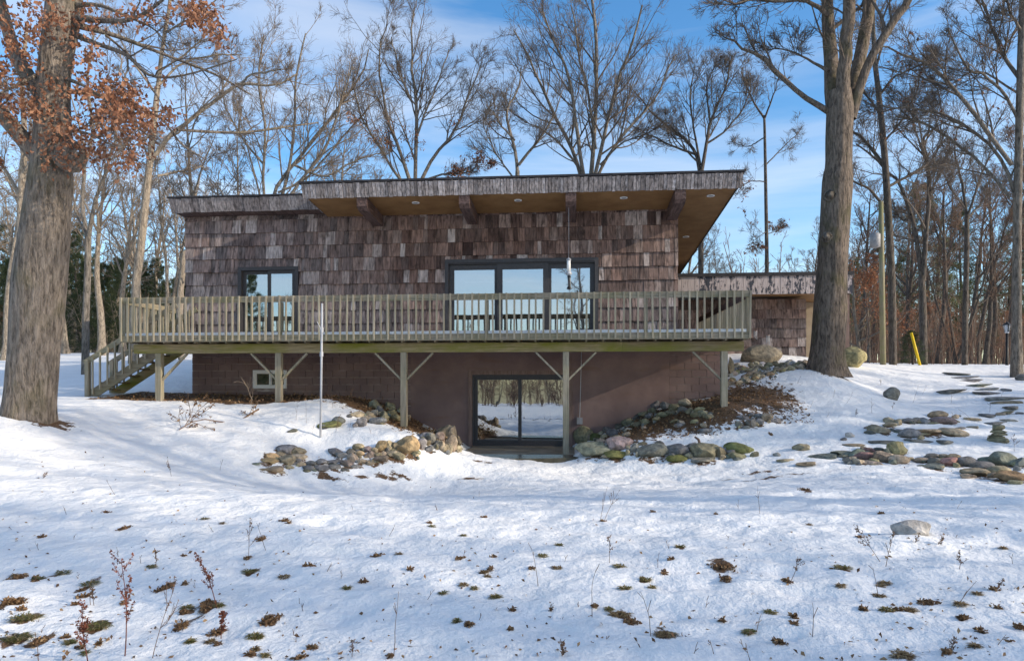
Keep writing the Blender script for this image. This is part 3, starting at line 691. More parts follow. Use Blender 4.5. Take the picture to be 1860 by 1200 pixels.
def m_flake():
    m, t, b = mat('flaking_paint', .85); g = G(t); f = g.noise(g.world((1, 1, .45)), 9, 6, .7); st_ = g.noise(g.world((1, 1, .1)), 2.2, 3)
    gr = g.noise(g.world((1, 1, .06)), 45, 3); old = g.mix(.8, (.46, .39, .37), g.ramp(gr, [(.3, (.6, .6, .6)), (.7, (1.3, 1.3, 1.3))]), 'MULTIPLY')
    k = g.math('ADD', f, g.math('MULTIPLY', g.math('SUBTRACT', st_, .5), .7)); sep = g.n('ShaderNodeSeparateXYZ'); ge = g.n('ShaderNodeNewGeometry')
    c = g.mix(g.ramp(k, [(.51, (0, 0, 0)), (.57, (1, 1, 1))]), old, (.052, .055, .068)); g.l(c, b.inputs['Base Color']); g.bump(f, b, .4, .01); return m
M['flake'] = m_flake()
x = fx0; me_fb = MB().box(0, 1, 0, .035, 0, 1).mesh('fascia_board'); me_fb.materials.append(M['flake'])
while x < fx1 - .02:
    wd = min(random.uniform(.16, .24), fx1 - x); o = link('fascia_board', me_fb, None, groof); o.location = (x, GF + random.uniform(-.004, .004), fb); o.scale = (wd - .008, 1, ft - fb + .04); x += wd
mb = MB(); mb.box(fx1 - .035, fx1 - .001, GF + .042, 13.9, fb, ft + .03); mb.build('fascia_board', 'flake', groof)
boxo('side_panel', 'tan_panel', garage, ax1 + .05, xat(1482, 9), 9.0, 9.1, 2.4, fb + .05)
boxo('corner_post', 'trim_wood', garage, xat(1543, 6.2) - .14, xat(1543, 6.2), 6.2, 6.34, H(xat(1543, 6.2), 6.2) - .1, fb + .049)

# ================================================================== stones
import bmesh
def stone_mesh(i, kind='round'):
    bm = bmesh.new(); bmesh.ops.create_icosphere(bm, subdivisions=3 if kind == 'big' else 2, radius=1)
    v = np.array([x.co[:] for x in bm.verts]); rg = np.random.default_rng(500 + i)
    nrm = rg.normal(size=(15, 3)); nrm /= np.linalg.norm(nrm, axis=1)[:, None]
    for q in nrm:
        dlim = rg.uniform(.55, .88) if kind != 'big' else rg.uniform(.72, .97); dd = v @ q; k = dd > dlim; v[k] -= np.outer(dd[k] - dlim, q) * .96
    v += .085 * np.sin(v @ rg.normal(size=(3, 3)) * 2.4 + rg.uniform(0, 6, 3)); v += rg.normal(0, .016, v.shape)
    if kind == 'flat': v[:, 2] = np.sign(v[:, 2]) * np.minimum(np.abs(v[:, 2]), .6)
    lo, hi = v.min(0), v.max(0); v = (v - (lo + hi) / 2) / (hi - lo)
    for x, c in zip(bm.verts, v): x.co = c
    me = bpy.data.meshes.new('stone'); bm.to_mesh(me); bm.free(); me.polygons.foreach_set('use_smooth', np.ones(len(me.polygons), bool)); me.materials.append(M['stone']); me.set_sharp_from_angle(angle=R(24 if kind != 'big' else 32)); return me
STN = [stone_mesh(i) for i in range(12)]; FLT = [stone_mesh(40 + i, 'flat') for i in range(6)]; BIG = [stone_mesh(60 + i, 'big') for i in range(5)]
SC = {'g': (.20, .19, .175), 't': (.34, .275, .19), 'o': (.42, .29, .165), 'p': (.31, .235, .205), 'P': (.33, .185, .165), 'm': (.24, .215, .135), 'M': (.135, .14, .05), 'w': (.40, .385, .36), 'G': (.17, .185, .155), 'y': (.29, .25, .125), 'T': (.25, .16, .085)}
def stone(px, py, wp, hp_, c, parent=None, name='stone', flat=False, sink=.0, me=None, dp_=None, kx=1.0):
    """a stone seen at a photo point, set where that point meets the slope"""
    g = ground(px, py + hp_ * .36); k = depth(g) / FPX
    w_, h_ = wp * k * kx, hp_ * k * kx * 1.06
    dd = dp_ or (w_ * random.uniform(.65, .95) if not flat else max(h_ * 3.2, w_ * .55)); h3 = max(h_, .03) if not flat else max(.07, h_ * .55)
    p = at(px, py, g.y + dd * .22); p.z -= sink
    me = me or random.choice(FLT if flat else STN)
    o = bpy.data.objects.new(name, me); col.objects.link(o); o.location = p; o.scale = (w_, dd, h3); o.rotation_euler = (random.uniform(-.12, .12), random.uniform(-.1, .1), random.choice((0, math.pi)) + random.uniform(-.25, .25))
    b = SC[c]; f = random.uniform(.8, 1.4); o.color = (b[0] * f * random.uniform(.94, 1.06), b[1] * f, b[2] * f * random.uniform(.9, 1.1), 1)
    if parent: o.parent = parent; o.matrix_parent_inverse = Matrix.Translation(-parent.location)
    return o
def cluster(label, s, ox, oy, scale, cat='stone wall', name='stone_border', group=None):
    e = [x.split(',') for x in s.split()]
    pts = [(ox + float(a) / scale, oy + float(b) / scale, float(w_) / scale, float(h_) / scale, c) for a, b, w_, h_, c in e]
    mx_, my_ = sum(p[0] for p in pts) / len(pts), max(p[1] + p[3] * .4 for p in pts)
    r = empty(name, ground(mx_, my_)); tag(r, label, cat, group)
    for p in pts:
        big = p[2] > 30
        stone(*p, parent=r, flat=p[2] > 3.4 * p[3], me=random.choice(BIG) if big and p[2] < 3.4 * p[3] else None, kx=1.22)
        blob(*ground(p[0], p[1] + p[3] * .36)[:2], max(.09, p[2] * .008), max(.08, p[2] * .008), .64)
        for _ in range(2 if p[2] < 40 else 1):                       # small stones chinked between
            stone(p[0] + random.uniform(-.7, .7) * p[2], p[1] + random.uniform(-.2, .55) * p[3], p[2] * random.uniform(.35, .6), p[3] * random.uniform(.4, .6), random.choice('gtmG'), parent=r, kx=1.15)
    return r
A = (440, 680, 4.4286); B = (1020, 680, 4.65); D = (1380, 660, 3.875)
cluster('low curved border of tan fieldstones ending in a big tan boulder, snow mound behind', '480,722,65,40,t 530,755,95,42,g 550,715,80,40,g 635,705,90,50,g 640,752,110,45,g 745,705,110,40,g 740,745,100,40,g 840,722,95,60,p 825,768,70,30,g 745,622,105,52,g 800,655,90,50,g 890,675,80,75,t 880,625,70,50,g 935,590,80,60,t 950,645,60,50,o 1010,605,75,50,p 1020,648,80,50,p 1065,615,50,45,t 1120,575,80,75,o 1190,575,85,75,t 1115,680,110,50,p 960,705,90,40,t 1055,690,40,35,t 1210,638,85,45,t 1145,640,50,40,t 1325,580,170,150,o 1350,530,100,60,g 1260,655,90,50,t 1400,640,60,60,m 1030,710,80,35,t 900,740,60,30,g 1090,650,60,40,t', *A)
cluster('small heap of orange and mossy stones at the open end of the curved border', '350,605,150,70,g 445,620,120,60,t 455,662,120,45,t 360,690,120,70,t 235,660,110,50,o 205,695,130,45,o 250,768,150,50,t 380,745,60,30,t', *A, cat='stones', name='stone_heap')
cluster('steep bank of sunlit rounded stones left of the basement glass door', '1440,560,80,80,g 1520,520,75,90,g 1590,510,70,80,p 1470,500,80,60,g 1560,580,60,50,g 1605,580,70,80,t 1640,460,120,90,t 1690,480,60,110,t 1650,390,90,60,t 1580,410,70,50,o 1680,560,90,130,t 1730,540,60,80,t 1500,600,70,50,g 1640,600,60,70,t 1740,600,50,50,t', *A, name='stone_bank')
cluster('piled mossy grey fieldstones against the block wall behind a deck post', '1060,250,70,80,m 1110,215,60,60,m 1110,285,50,60,g 1190,260,80,60,m 1205,175,120,50,g 1200,220,100,50,g 1260,240,70,60,g 1140,340,70,80,m 1200,310,90,50,m 1230,350,80,50,m 1270,200,60,50,g 1335,220,40,60,t 1340,280,50,50,t 1370,300,60,45,t 1390,335,60,35,m 1090,380,120,60,g 1030,330,70,60,t 990,360,80,45,t 920,320,110,40,t 960,390,80,70,g 1270,290,60,60,m 1300,330,60,50,t 1060,310,60,50,g', *A, name='stone_pile', cat='stone pile')
cluster('row of large mossy boulders holding the snow bank right of the basement door', '280,635,290,110,m 485,585,200,105,p 470,675,190,60,M 610,630,75,90,g 775,650,240,110,g 980,645,165,100,g 970,712,150,55,M 1210,650,220,120,m 1200,720,200,50,g 1495,625,210,90,M 1340,660,80,90,m 1480,690,130,55,m 830,585,70,45,g 680,590,80,40,t 930,612,70,30,g 1100,610,80,60,g 1400,640,60,50,g 650,680,40,50,t 1075,690,60,50,t', *B)
cluster('heaped rubble of small stones beside the outlet box', '185,520,150,140,m 290,530,90,60,M 325,500,50,40,t 360,530,60,50,t 440,500,100,70,g 545,510,60,45,t 270,470,70,50,g 420,430,60,40,o 350,430,60,50,w 300,430,70,50,g 500,440,80,40,g 230,440,60,40,t 480,535,80,40,t 390,470,70,50,g 560,470,60,40,g 340,560,80,40,t', *B, name='stone_heap', cat='stones')
cluster('leaf-strewn bank of stacked stones below the right end of the deck', '755,185,110,85,t 675,220,70,60,t 640,250,70,50,g 600,285,60,40,g 590,330,70,60,g 650,290,80,35,t 700,270,60,40,g 570,365,60,40,t 560,405,110,60,m 640,425,90,50,m 690,340,80,50,m 800,250,110,100,g 770,310,70,50,m 880,270,80,70,g 960,290,90,70,m 920,325,80,40,m 1045,245,100,70,t 1030,300,90,50,g 1130,340,70,50,m 1200,330,90,50,m 1160,300,90,40,m 1120,400,60,40,m 1010,410,60,40,t 950,395,70,40,m 990,430,60,40,g 1240,360,80,50,m 720,400,80,50,m 850,340,90,50,m 640,360,70,50,g 740,350,60,40,g 1080,310,60,50,m 800,380,60,40,m', *B, name='stone_bank')
cluster('cluster of round grey stones poking out of the snow above the boulder row', '1530,365,90,35,g 1500,425,55,50,g 1560,450,55,35,g 1605,345,60,40,g 1600,410,70,70,g 1665,405,70,60,g 1735,372,90,75,t 1670,355,80,40,g 1810,390,80,40,g', *B, cat='stones', name='stone_heap')
cluster('short stacked row of pink and green cobbles topped by a yellow stone', '745,655,130,55,P 770,615,70,40,P 735,598,55,30,t 850,612,70,35,G 860,660,110,75,p 965,605,110,95,y 975,675,120,60,t 640,685,90,50,g 700,695,80,40,t 790,700,120,35,p 680,635,100,60,G 600,630,160,45,G', *D)
cluster('low row of grey and red cobbles with one large striped round stone', '1205,655,85,40,g 1235,685,100,40,g 1300,655,70,30,t 1340,697,100,65,P 1455,697,125,70,g 1360,660,80,40,t 1130,678,90,32,t 1220,725,130,35,G 1550,715,140,45,g 1710,680,180,100,G 1520,765,160,55,t 1675,755,140,60,t 1840,705,100,70,G 1775,800,200,70,T', *D)
cluster('broken terrace edge of brown rocks and long slabs on the snowy slope', '820,462,110,55,t 880,475,80,45,t 780,445,70,30,t 920,400,80,40,t 970,412,50,40,t 1030,402,85,38,g 1092,402,50,38,g 1150,405,85,40,g 915,430,80,25,t 1250,360,115,45,t 1285,400,150,45,p 1375,375,45,30,t 1055,495,130,65,g 990,475,80,25,g 1170,480,220,55,t 1355,485,165,50,t', *D)
s_ = ' '.join('%d,%d,%d,%d,%s' % (x, random.uniform(20, 120) * (1 - .3 * (x > 250)) + 0, random.uniform(40, 75), random.uniform(28, 46), random.choice('gtttom')) for x in list(range(0, 620, 26)))
rs = []
for i in range(90):                                  # the low dry wall that climbs to the big oak
    f = random.random(); x = 1322 + f * 140; yb = 702 - f * 38; rs.append('%.0f,%.1f,%.0f,%.1f,%s' % (x, yb - random.random() ** 1.2 * (34 * (1 - f) + 6), random.uniform(8, 15), random.uniform(6, 10), random.choice('gtttomwy')))
cluster('low dry stone wall of small tan fieldstones running up to the big oak', ' '.join(rs), 0, 0, 1.0)
CN = ground(1812, 803); cairn = empty('cairn', CN); tag(cairn, 'small cairn of stacked flat stones on the snowy slope', 'cairn')
zc = CN.z - .02
for w_, h_ in ((.46, .12), (.30, .055), (.32, .05), (.31, .06), (.27, .10)):
    o = link('stone', random.choice(FLT), None, cairn); o.location = (random.uniform(-.03, .03), 0, zc + h_ / 2 - CN.z); o.scale = (w_, w_ * .8, h_ * 1.15); o.rotation_euler = (0, random.uniform(-.06, .06), random.uniform(0, 6)); o.color = (.26, .235, .15, 1); zc += h_ * .95
for a in (('180,683,120,28,t', 'long brown slab'), ):
    pass
for px, py, w_, h_, c, lab in ((1656, 960, 72, 32, 'w', 'pale domed rock half buried in the open snow'), (1621, 716, 31, 26, 'g', 'grey upright rounded boulder standing alone on the snowy slope'),
        (1384, 645, 76, 38, 't', 'large pale lumpy boulder in front of the garage wall'), (1549, 651, 46, 44, 'y', 'big mossy yellow boulder behind the large oak'), (1293, 600, 1, 1, 'g', None),
        (598, 772, 46, 14, 'M', 'mossy flat rock beside the metal pole'), (1456, 813, 33, 15, 'm', 'mossy lichen-covered rock between the boulder row and cobbles'), (1412, 826, 15, 9, 'g', 'little grey stone near the mossy boulder row end'),
        (1328, 668, 12, 40, 't', 'tall narrow stone standing behind the last deck post'), (615, 764, 26, 16, 'g', 'flat grey rock leaning on another in the snow by the pile'), (656, 766, 20, 18, 'g', 'dark rounded rock just below the mossy stone pile'),
        (1544, 791, 16, 12, 'w', 'small white round rock at the terrace end'), (1532, 798, 12, 8, 'g', 'small dark pebble beside the white rock'), (1370, 826, 16, 13, 'm', 'small mossy stone at the tip of the boulder row'), (1855, 686, 20, 14, 'g', 'dark rock beside the flagstone path'),
        (531, 782, 20, 8, 'g', 'thin grey stone showing through the mound snow'), (592, 775, 18, 9, 'g', 'grey flat stone right under the mossy flat rock'), (1280, 782, 28, 9, 'g', 'flat grey slab below the leafy bank'), (1278, 773, 14, 10, 't', 'small tan rock on the slab under the leafy bank')):
    if lab: tag(stone(px, py, w_, h_, c, name='rock', me=random.choice(BIG) if w_ > 25 else None), lab, 'rock')
for px, py, w_, h_, c in [(1380 + a / 3.875, 660 + b / 3.875, w_ / 3.875, max(h_, 12) / 3.875, c) for a, b, w_, h_, c in ((1385,73,200,28,'g'),(1410,100,240,18,'g'),(1465,122,190,14,'g'),(1550,153,180,30,'G'),(1355,195,200,40,'g'),(1595,182,180,9,'g'),(1620,207,220,22,'g'),(1735,185,60,25,'g'),(1735,245,260,22,'g'),(1750,275,230,25,'t'),(1765,310,90,40,'g'),(1750,343,65,30,'t'),(1830,352,60,12,'g'),(1600,363,110,30,'g'),(1690,355,75,18,'t'),(1500,392,130,22,'t'),(1660,420,160,12,'g'),(1750,403,120,12,'g'),(1495,450,90,14,'g'),(1395,457,100,12,'g'))]:
    tag(stone(px, py, w_, h_, c, name='flagstone', flat=True), 'flat grey flagstone of the path climbing the snowy slope', 'flagstone', 'flagstones of the path on the slope')
for px, py, w_, h_, c in [(1380 + a / 3.875, 660 + b / 3.875, w_ / 3.875, h_ / 3.875, c) for a, b, w_, h_, c in ((180,683,120,28,'t'),(320,705,160,38,'t'),(450,655,220,38,'G'),(660,575,150,22,'t'),(870,553,200,25,'g'),(1115,545,190,35,'g'),(1300,550,95,32,'g'))]:
    tag(stone(px, py, w_, h_, c, name='flagstone', flat=True), 'thin stone slab lying in snow beside the cobble rows', 'slab', 'thin slabs beside the cobble rows')

# ================================================================== small built things
# metal pole before the deck
p = ground(582, 793); top = at(585, 551, p.y)
pole = empty('metal_pole', p); tag(pole, 'slim galvanised metal pole standing in the snow before the deck', 'pole')
MB().tube([(0, 0, -.2), (.02, 0, (top.z - p.z) * .5), (top.x - p.x, 0, top.z - p.z)], .024, 10).build('shaft', 'metal', pole, True)
hz = top.z - p.z
for f in (.80, .62): MB().tube([((top.x - p.x) * f, 0, hz * f - .05), ((top.x - p.x) * f, 0, hz * f + .05)], .038, 10).build('clamp', 'metal', pole)
MB().tube([((top.x - p.x) * .8, -.03, hz * .8), (-.05, -.05, hz * .86)], .008, 6).build('hook', 'metal', pole)
# bird feeder on a wire under the overhang
Y = -1.3; fx = xat(1033, Y); zt = rz_(Y); z1 = at(1033, 468, Y).z; z0 = at(1033, 500, Y).z
fe = empty('bird_feeder', (fx, Y, z0)); tag(fe, 'clear tube bird feeder hanging before the upper glass door', 'bird feeder')
hh = z1 - z0
MB().tube([(0, 0, hh), (.005, 0, hh + .3), (0, 0, zt - z0)], .004, 5).build('wire', 'metal', fe)
MB().tube([(0, 0, .1), (0, 0, hh * .85)], .048, 12).build('seed_tube', 'vinyl', fe, True)
MB().tube([(0, 0, hh * .84), (0, 0, hh * .93), (0, 0, hh)], [.06, .055, .015], 12).build('lid', 'metal', fe, True)
MB().tube([(0, 0, 0), (0, 0, .03), (0, 0, .1)], [.03, .085, .06], 12).build('tray', 'metal', fe, True)
MB().tube([(-.1, 0, .16), (.1, 0, .16)], .007, 6).build('perch', 'metal', fe)
# wind chimes hung from the garage eave
for px, p0, p1, lab in ((1372, 600, 616, 'short silver wind chime hanging before the garage shingles next to the deck corner'), (1395, 608, 626, 'long silver wind chime hanging above the lumpy boulder by the garage')):
    Y = 6.3; c = at(px, p0, Y); c2 = at(px, p1, Y); hh = c.z - c2.z; ch = empty('wind_chime', (c.x, Y, c2.z)); tag(ch, lab, 'wind chime')
    MB().tube([(0, 0, hh), (0, 0, fb + .06 - c2.z)], .003, 5).build('cord', 'black_metal', ch); MB().tube([(0, 0, hh - .02), (0, 0, hh)], .06, 12).build('disc', 'trim_wood', ch)
    for i in range(5): a = i * 1.257; MB().tube([(.05 * math.cos(a), .05 * math.sin(a), .03 * i), (.05 * math.cos(a), .05 * math.sin(a), hh - .02)], .009, 8).build('chime_tube', 'metal', ch)
# utility pole, guy guard, lamp post
b = ground(1604, 662); Y = b.y; up = empty('utility_pole', b); tag(up, 'greenish weathered utility pole with a grey transformer can', 'utility pole')
tp = at(1600, 366, Y); MB().tube([(0, 0, -.3), ((tp.x - b.x) * .5, 0, (tp.z - b.z) * .5), (tp.x - b.x, 0, tp.z - b.z)], [.115, .105, .09], 14).build('pole', 'pole_wood', up, True)
tz = at(1590, 437, Y); MB().tube([(tz.x - b.x - .02, -.02, tz.z - b.z - .28), (tz.x - b.x - .02, -.02, tz.z - b.z + .26), (tz.x - b.x - .02, -.02, tz.z - b.z + .32)], [.2, .2, .1], 16).build('transformer', 'grey_box', up, True)
MB().bar((tz.x - b.x, 0, tz.z - b.z), (tp.x - b.x, 0, tz.z - b.z + .05), .05, .08).build('bracket', 'black_metal', up)
b = ground(1672, 663); e = at(1655, 604, b.y); gg = MB().tube([(b.x, b.y, b.z - .1), tuple(e)], .055, 10).build('guy_wire_guard', 'yellow', None, True); tag(gg, 'bright yellow slanted guy wire guard tube near the utility pole', 'wire guard')
b = ground(1829, 663); k = depth(b) / FPX; h_ = (663 - 586) * k; lp = empty('lamp_post', b); tag(lp, 'black garden lamp post with a glass lantern at the slope top', 'lamp post')
MB().tube([(0, 0, -.1), (0, 0, .1), (0, 0, h_ - .42)], [.07, .05, .05], 10).build('post', 'black_metal', lp, True)
MB().tube([(0, 0, h_ - .42), (0, 0, h_ - .38), (0, 0, h_ - .10)], [.06, .09, .13], 6).build('lantern_glass', 'glass', lp)
MB().tube([(0, 0, h_ - .10), (0, 0, h_ - .02), (0, 0, h_ + .05)], [.17, .08, .015], 6).build('lantern_cap', 'black_metal', lp)
for i in range(6): a = i * math.pi / 3; MB().bar((.092 * math.cos(a), .092 * math.sin(a), h_ - .39), (.135 * math.cos(a), .135 * math.sin(a), h_ - .09), .014, .014).build('lantern_bar', 'black_metal', lp)
# ================================================================== trees
def nrm(v): return v / (np.linalg.norm(v, axis=-1, keepdims=True) + 1e-9)
def wander(p0, d0, L_, N, curl, up, rg):
    P = np.empty((len(p0), N, 3)); P[:, 0] = p0; d_ = nrm(d0)
    for i in range(1, N):
        d_ = d_ + rg.normal(0, curl, d_.shape); d_[:, 2] += up; d_ = nrm(d_); P[:, i] = P[:, i - 1] + d_ * (L_ / (N - 1))[:, None]
    return P
def sprout(P, Rd, n, t0, t1, ang, lenf, N, curl, up, rr, rg, rmin=.004, lmax=9, lmin=.15, pw=1.0):
    T, Mm, _ = P.shape
    n = np.maximum(0, np.round(np.asarray(n) * rg.uniform(.7, 1.3, T))).astype(int); idx = np.repeat(np.arange(T), n)
    if len(idx) == 0: return np.zeros((0, N, 3)), np.zeros((0, N))
    t = t0 + (t1 - t0) * rg.uniform(0, 1, len(idx)) ** pw; f = t * (Mm - 1); i = np.minimum(f.astype(int), Mm - 2); fr = (f - i)[:, None]
    pos = P[idx, i] * (1 - fr) + P[idx, i + 1] * fr; tan = nrm(P[idx, i + 1] - P[idx, i])
    r_ = Rd[idx, i] * (1 - fr[:, 0]) + Rd[idx, i + 1] * fr[:, 0]
    q = rg.normal(size=pos.shape); q -= tan * (q * tan).sum(-1, keepdims=True); q = nrm(q); a = np.clip(rg.normal(ang, .2, len(idx)), .2, 1.6)[:, None]
    pl = np.linalg.norm(np.diff(P, axis=1), axis=2).sum(1)[idx]
    L_ = np.clip(pl * lenf * (1.2 - .75 * t) * rg.uniform(.55, 1.3, len(idx)), lmin, lmax)
    Q = wander(pos, tan * np.cos(a) + q * np.sin(a), L_, N, curl, up, rg)
    return Q, np.maximum((np.minimum(r_ * rr, L_ * .022) )[:, None] * np.linspace(1, .3, N)[None], rmin)
def tubes(P, Rd, S):
    T, N, _ = P.shape
    if T == 0: return np.zeros((0, 3)), np.zeros((0, 4), int)
    tan = nrm(np.gradient(P, axis=1)); ref = np.zeros((T, 1, 3)); ax = np.abs(tan.mean(1)).argmin(1); ref[np.arange(T), 0, ax] = 1
    u = nrm(np.cross(tan, np.broadcast_to(ref, tan.shape))); v = np.cross(tan, u); a = np.arange(S) * 2 * np.pi / S
    W = P[:, :, None] + Rd[:, :, None, None] * (np.cos(a)[:, None] * u[:, :, None] + np.sin(a)[:, None] * v[:, :, None])
    I = np.arange(T * N * S).reshape(T, N, S); J = np.roll(I, -1, 2)
    return W.reshape(-1, 3), np.stack([I[:, :-1], J[:, :-1], J[:, 1:], I[:, 1:]], -1).reshape(-1, 4)
def join(parts):
    V, F, k = [], [], 0
    for v, f in parts:
        V.append(v); F.append(f + k); k += len(v)
    return np.concatenate(V), np.concatenate(F)
def smooth_line(pts, n):
    """Catmull-Rom through (x,y,z,r) points"""
    p = np.array(pts, float); p = np.vstack([2 * p[0] - p[1], p, 2 * p[-1] - p[-2]]); o = []
    m_ = len(p) - 3
    for s in np.linspace(0, m_ - 1e-6, n):
        i = int(s); t = s - i; a, b, c, d_ = p[i:i + 4]
        o.append(.5 * (2 * b + (c - a) * t + (2 * a - 5 * b + 4 * c - d_) * t * t + (3 * b - a - 3 * c + d_) * t ** 3))
    return np.array(o)
def leaf_mesh(name, C_, size, rg, m, droop=.6):
    """many small curled leaves at centres C_"""
    T = len(C_); sz = size * rg.uniform(.6, 1.35, T); ax = nrm(rg.normal(size=(T, 3)) * [1, 1, .6] + [0, 0, -droop]); q = nrm(np.cross(ax, rg.normal(size=(T, 3)))); nn = np.cross(ax, q)
    s = sz[:, None]; b = C_
    tip = b + ax * s * 1.5; l = b + ax * s * .8 + q * s * .42 + nn * s * .22; r_ = b + ax * s * .75 - q * s * .42 + nn * s * .18; m1 = b + ax * s * .35 + q * s * .16; m2 = b + ax * s * .4 - q * s * .2; ct = b + ax * s * .8 - nn * s * .05
    V = np.stack([b, m1, l, tip, r_, m2, ct], 1).reshape(-1, 3); k = np.arange(T)[:, None] * 7
    F = np.concatenate([k + np.array([[0, 1, 6]]), k + np.array([[1, 2, 6]]), k + np.array([[2, 3, 6]]), k + np.array([[3, 4, 6]]), k + np.array([[4, 5, 6]]), k + np.array([[5, 0, 6]])])
    me = mesh_np(name, V, F, False); me.materials.append(m); return me
def tree_obj(name, base, tm, cm, bark, twig, label, group=None, leaves=None, rz=0, sc_=1.0, cat='tree'):
    r = empty(name, base, rz); r.scale = (sc_,) * 3; tag(r, label, cat, group)
    link('trunk', tm, M[bark], r); link('crown', cm, M[twig], r)
    if leaves: tag(link('leaves', leaves, None, r), kind='stuff')
    return r
def bark_trunk(line, S, rg, amp=.05, flare=0.0):
    """trunk tube with furrowed surface, local coordinates"""
    P = line[None, :, :3]; Rd = line[None, :, 3]; W, F = tubes(P, Rd, S); N = line.shape[0]
    W = W.reshape(N, S, 3); c = line[:, None, :3]; a = np.arange(S) / S * 2 * np.pi
    hgt = np.cumsum(np.r_[0, np.linalg.norm(np.diff(line[:, :3], axis=0), axis=1)])
    A2, H2 = np.meshgrid(a, hgt); nz = fbm(A2 * S / 9.0, H2 * 1.1, 3, 5) + .5 * fbm(A2 * 1.6 + 3, H2 * .7, 2, 9)
    k = 1 + amp * nz * 2.2
    if flare: k = k + flare * np.exp(-H2 / .35) * (1 + .5 * np.sin(A2 * 5 + 1) + .4 * np.sin(A2 * 3))
    W = c + (W - c) * k[..., None]; return W.reshape(-1, 3), F
def limb_px(pts, Y, base, rs_=1.0, dy=0.0, wig=0.0, rg=None):
    """limb through photo points (x, y, radius px): dy lets it lean in depth along its run"""
    o = []
    for i, (x, y, r_) in enumerate(pts):
        yy = Y + dy * i / max(1, len(pts) - 1); p = at(x, y, yy); o.append((p.x - base.x, p.y - base.y, p.z - base.z, r_ * rs_ * depth(p) / FPX / math.sqrt(1 + ((x - CXP) / FPX) ** 2)))
    return o
def px_tree(name, base, Y, trunk, limbs, bark, twig, label, seed, S=12, n1=5, n2=5, n3=4, amp=.03, flare=0.0, group=None, leaf=None, first=.12, rmin=.0055, tl=.30, up=.07, curl=.10, l0=3.2, rk=None):
    rg = np.random.default_rng(seed); sol = []; tl_ = limb_px(trunk, Y, base, rk if rk else (.92 if S > 20 else .64)); tl_[0] = (0, 0, -.15, tl_[0][3])
    sol.append(bark_trunk(smooth_line(tl_, 44 if S > 20 else 16), S, rg, amp, flare)); L0 = []
    for i, lb in enumerate(limbs):
        ln = smooth_line(limb_px(lb, Y, base, rk if rk else (.92 if S > 20 else .62), dy=((-1) ** i) * rg.uniform(.4, 1.8)), 12); ln[0, 1] = ln[0, 1] * .4 + ln[0, 1] * .6
        j = rg.normal(0, .03, ln[:, :3].shape) * np.linspace(0, 1.6, 12)[:, None]; ln[:, :3] += j
        sol.append(bark_trunk(ln, max(8, S // 2), rg, amp)); L0.append(ln)
    L0 = np.array(L0) if L0 else np.array([smooth_line(tl_, 12)])
    P, Rd = L0[..., :3], L0[..., 3]
    P1, R1 = sprout(P, Rd, n1, first, 1, .62, .48, 8, curl, up, .55, rg, rmin * 1.5, l0 * 1.15); P2, R2 = sprout(P1, R1, n2, .12, 1, .62, .55, 6, curl, up * .6, .6, rg, rmin * 1.1, l0 * .62)
    P2b, R2b = sprout(P, Rd, n1 * 1.6, .3, 1, .7, .2, 6, curl, up, .3, rg, rmin * 1.1, 2.0)
    P2 = np.concatenate([P2, P2b]); R2 = np.concatenate([R2, R2b])
    P3, R3 = sprout(P2, R2, n3, .12, 1, .62, .62, 5, curl * 1.2, .04, .65, rg, rmin, l0 * .42); P4, R4 = sprout(P3, R3, 3.4, .15, 1, .6, .7, 4, curl * 1.2, .03, .8, rg, rmin * .75, 1.2, .2)
    tm = mesh_np('trunk', *join(sol)); V_, F_ = join([tubes(P1, R1, 5), tubes(P2, R2, 4), tubes(P3, R3, 3), tubes(P4, R4, 3)]); cm = mesh_np('crown', V_, F_)
    lv = None
    if leaf:
        nl, zlo, zhi, lm, sz = leaf; c = np.concatenate([P3[:, 2:].reshape(-1, 3), P4.reshape(-1, 3)]); k = (c[:, 2] > zlo) & (c[:, 2] < zhi); c = c[k]
        cl = fbm(c[:, 0] * .9, c[:, 2] * .9 + c[:, 1], 2, seed); c = c[cl > np.quantile(cl, .55)]
        if len(c): lv = leaf_mesh('leaves', c[rg.integers(0, len(c), nl)] + rg.normal(0, .07, (nl, 3)), sz, rg, M[lm])
    return tree_obj(name, base, tm, cm, bark, twig, label, group, lv)

# ---- left oak with rust brown leaves
rg = np.random.default_rng(3)
tr = [(50,757,46),(62,640,49),(72,520,52),(84,400,46),(95,290,40),(97,200,33),(100,120,32),(112,40,34),(118,-30,34),(120,-150,30),(118,-330,24)]
limbs = [[(82,300,20),(50,262,18),(10,215,17),(-45,150,15),(-110,40,11),(-150,-80,7)],[(80,180,15),(45,130,16),(22,80,13),(2,10,12),(-20,-80,9)],
 [(125,30,9),(190,38,6),(240,35,4),(290,5,3),(330,-40,2)],[(135,45,8),(200,62,5),(250,80,4),(300,100,3),(390,135,2.4),(455,172,1.5)],[(130,60,8),(170,78,5),(230,100,4),(270,136,3),(330,138,2),(430,108,1.3)],
 [(120,165,6),(170,172,4),(230,185,4),(280,208,3),(300,222,2.5),(330,262,2),(370,288,1.2)],[(112,140,5),(160,160,3),(215,200,3),(260,240,2),(290,262,1.2)],
 [(300,217,3.2),(350,220,3),(420,222,2.6),(500,212,2.2),(560,205,1.2)],[(105,240,4),(150,240,2.6),(200,262,2),(250,292,1.4)],[(80,130,5),(40,150,3),(0,170,2.4)],[(120,-20,14),(200,-90,10),(300,-160,7)],[(112,-60,14),(20,-150,10),(-60,-240,7)],[(128,10,6),(180,10,4),(230,30,3),(275,50,2),(300,75,1.2)]]
limbs[7][0] = (290,215,3)
base = OAK.copy(); sol = []; tl_ = limb_px(tr, OAK.y, base); tl_[0] = (tl_[0][0], 0, -.2, tl_[0][3] * 1.05)
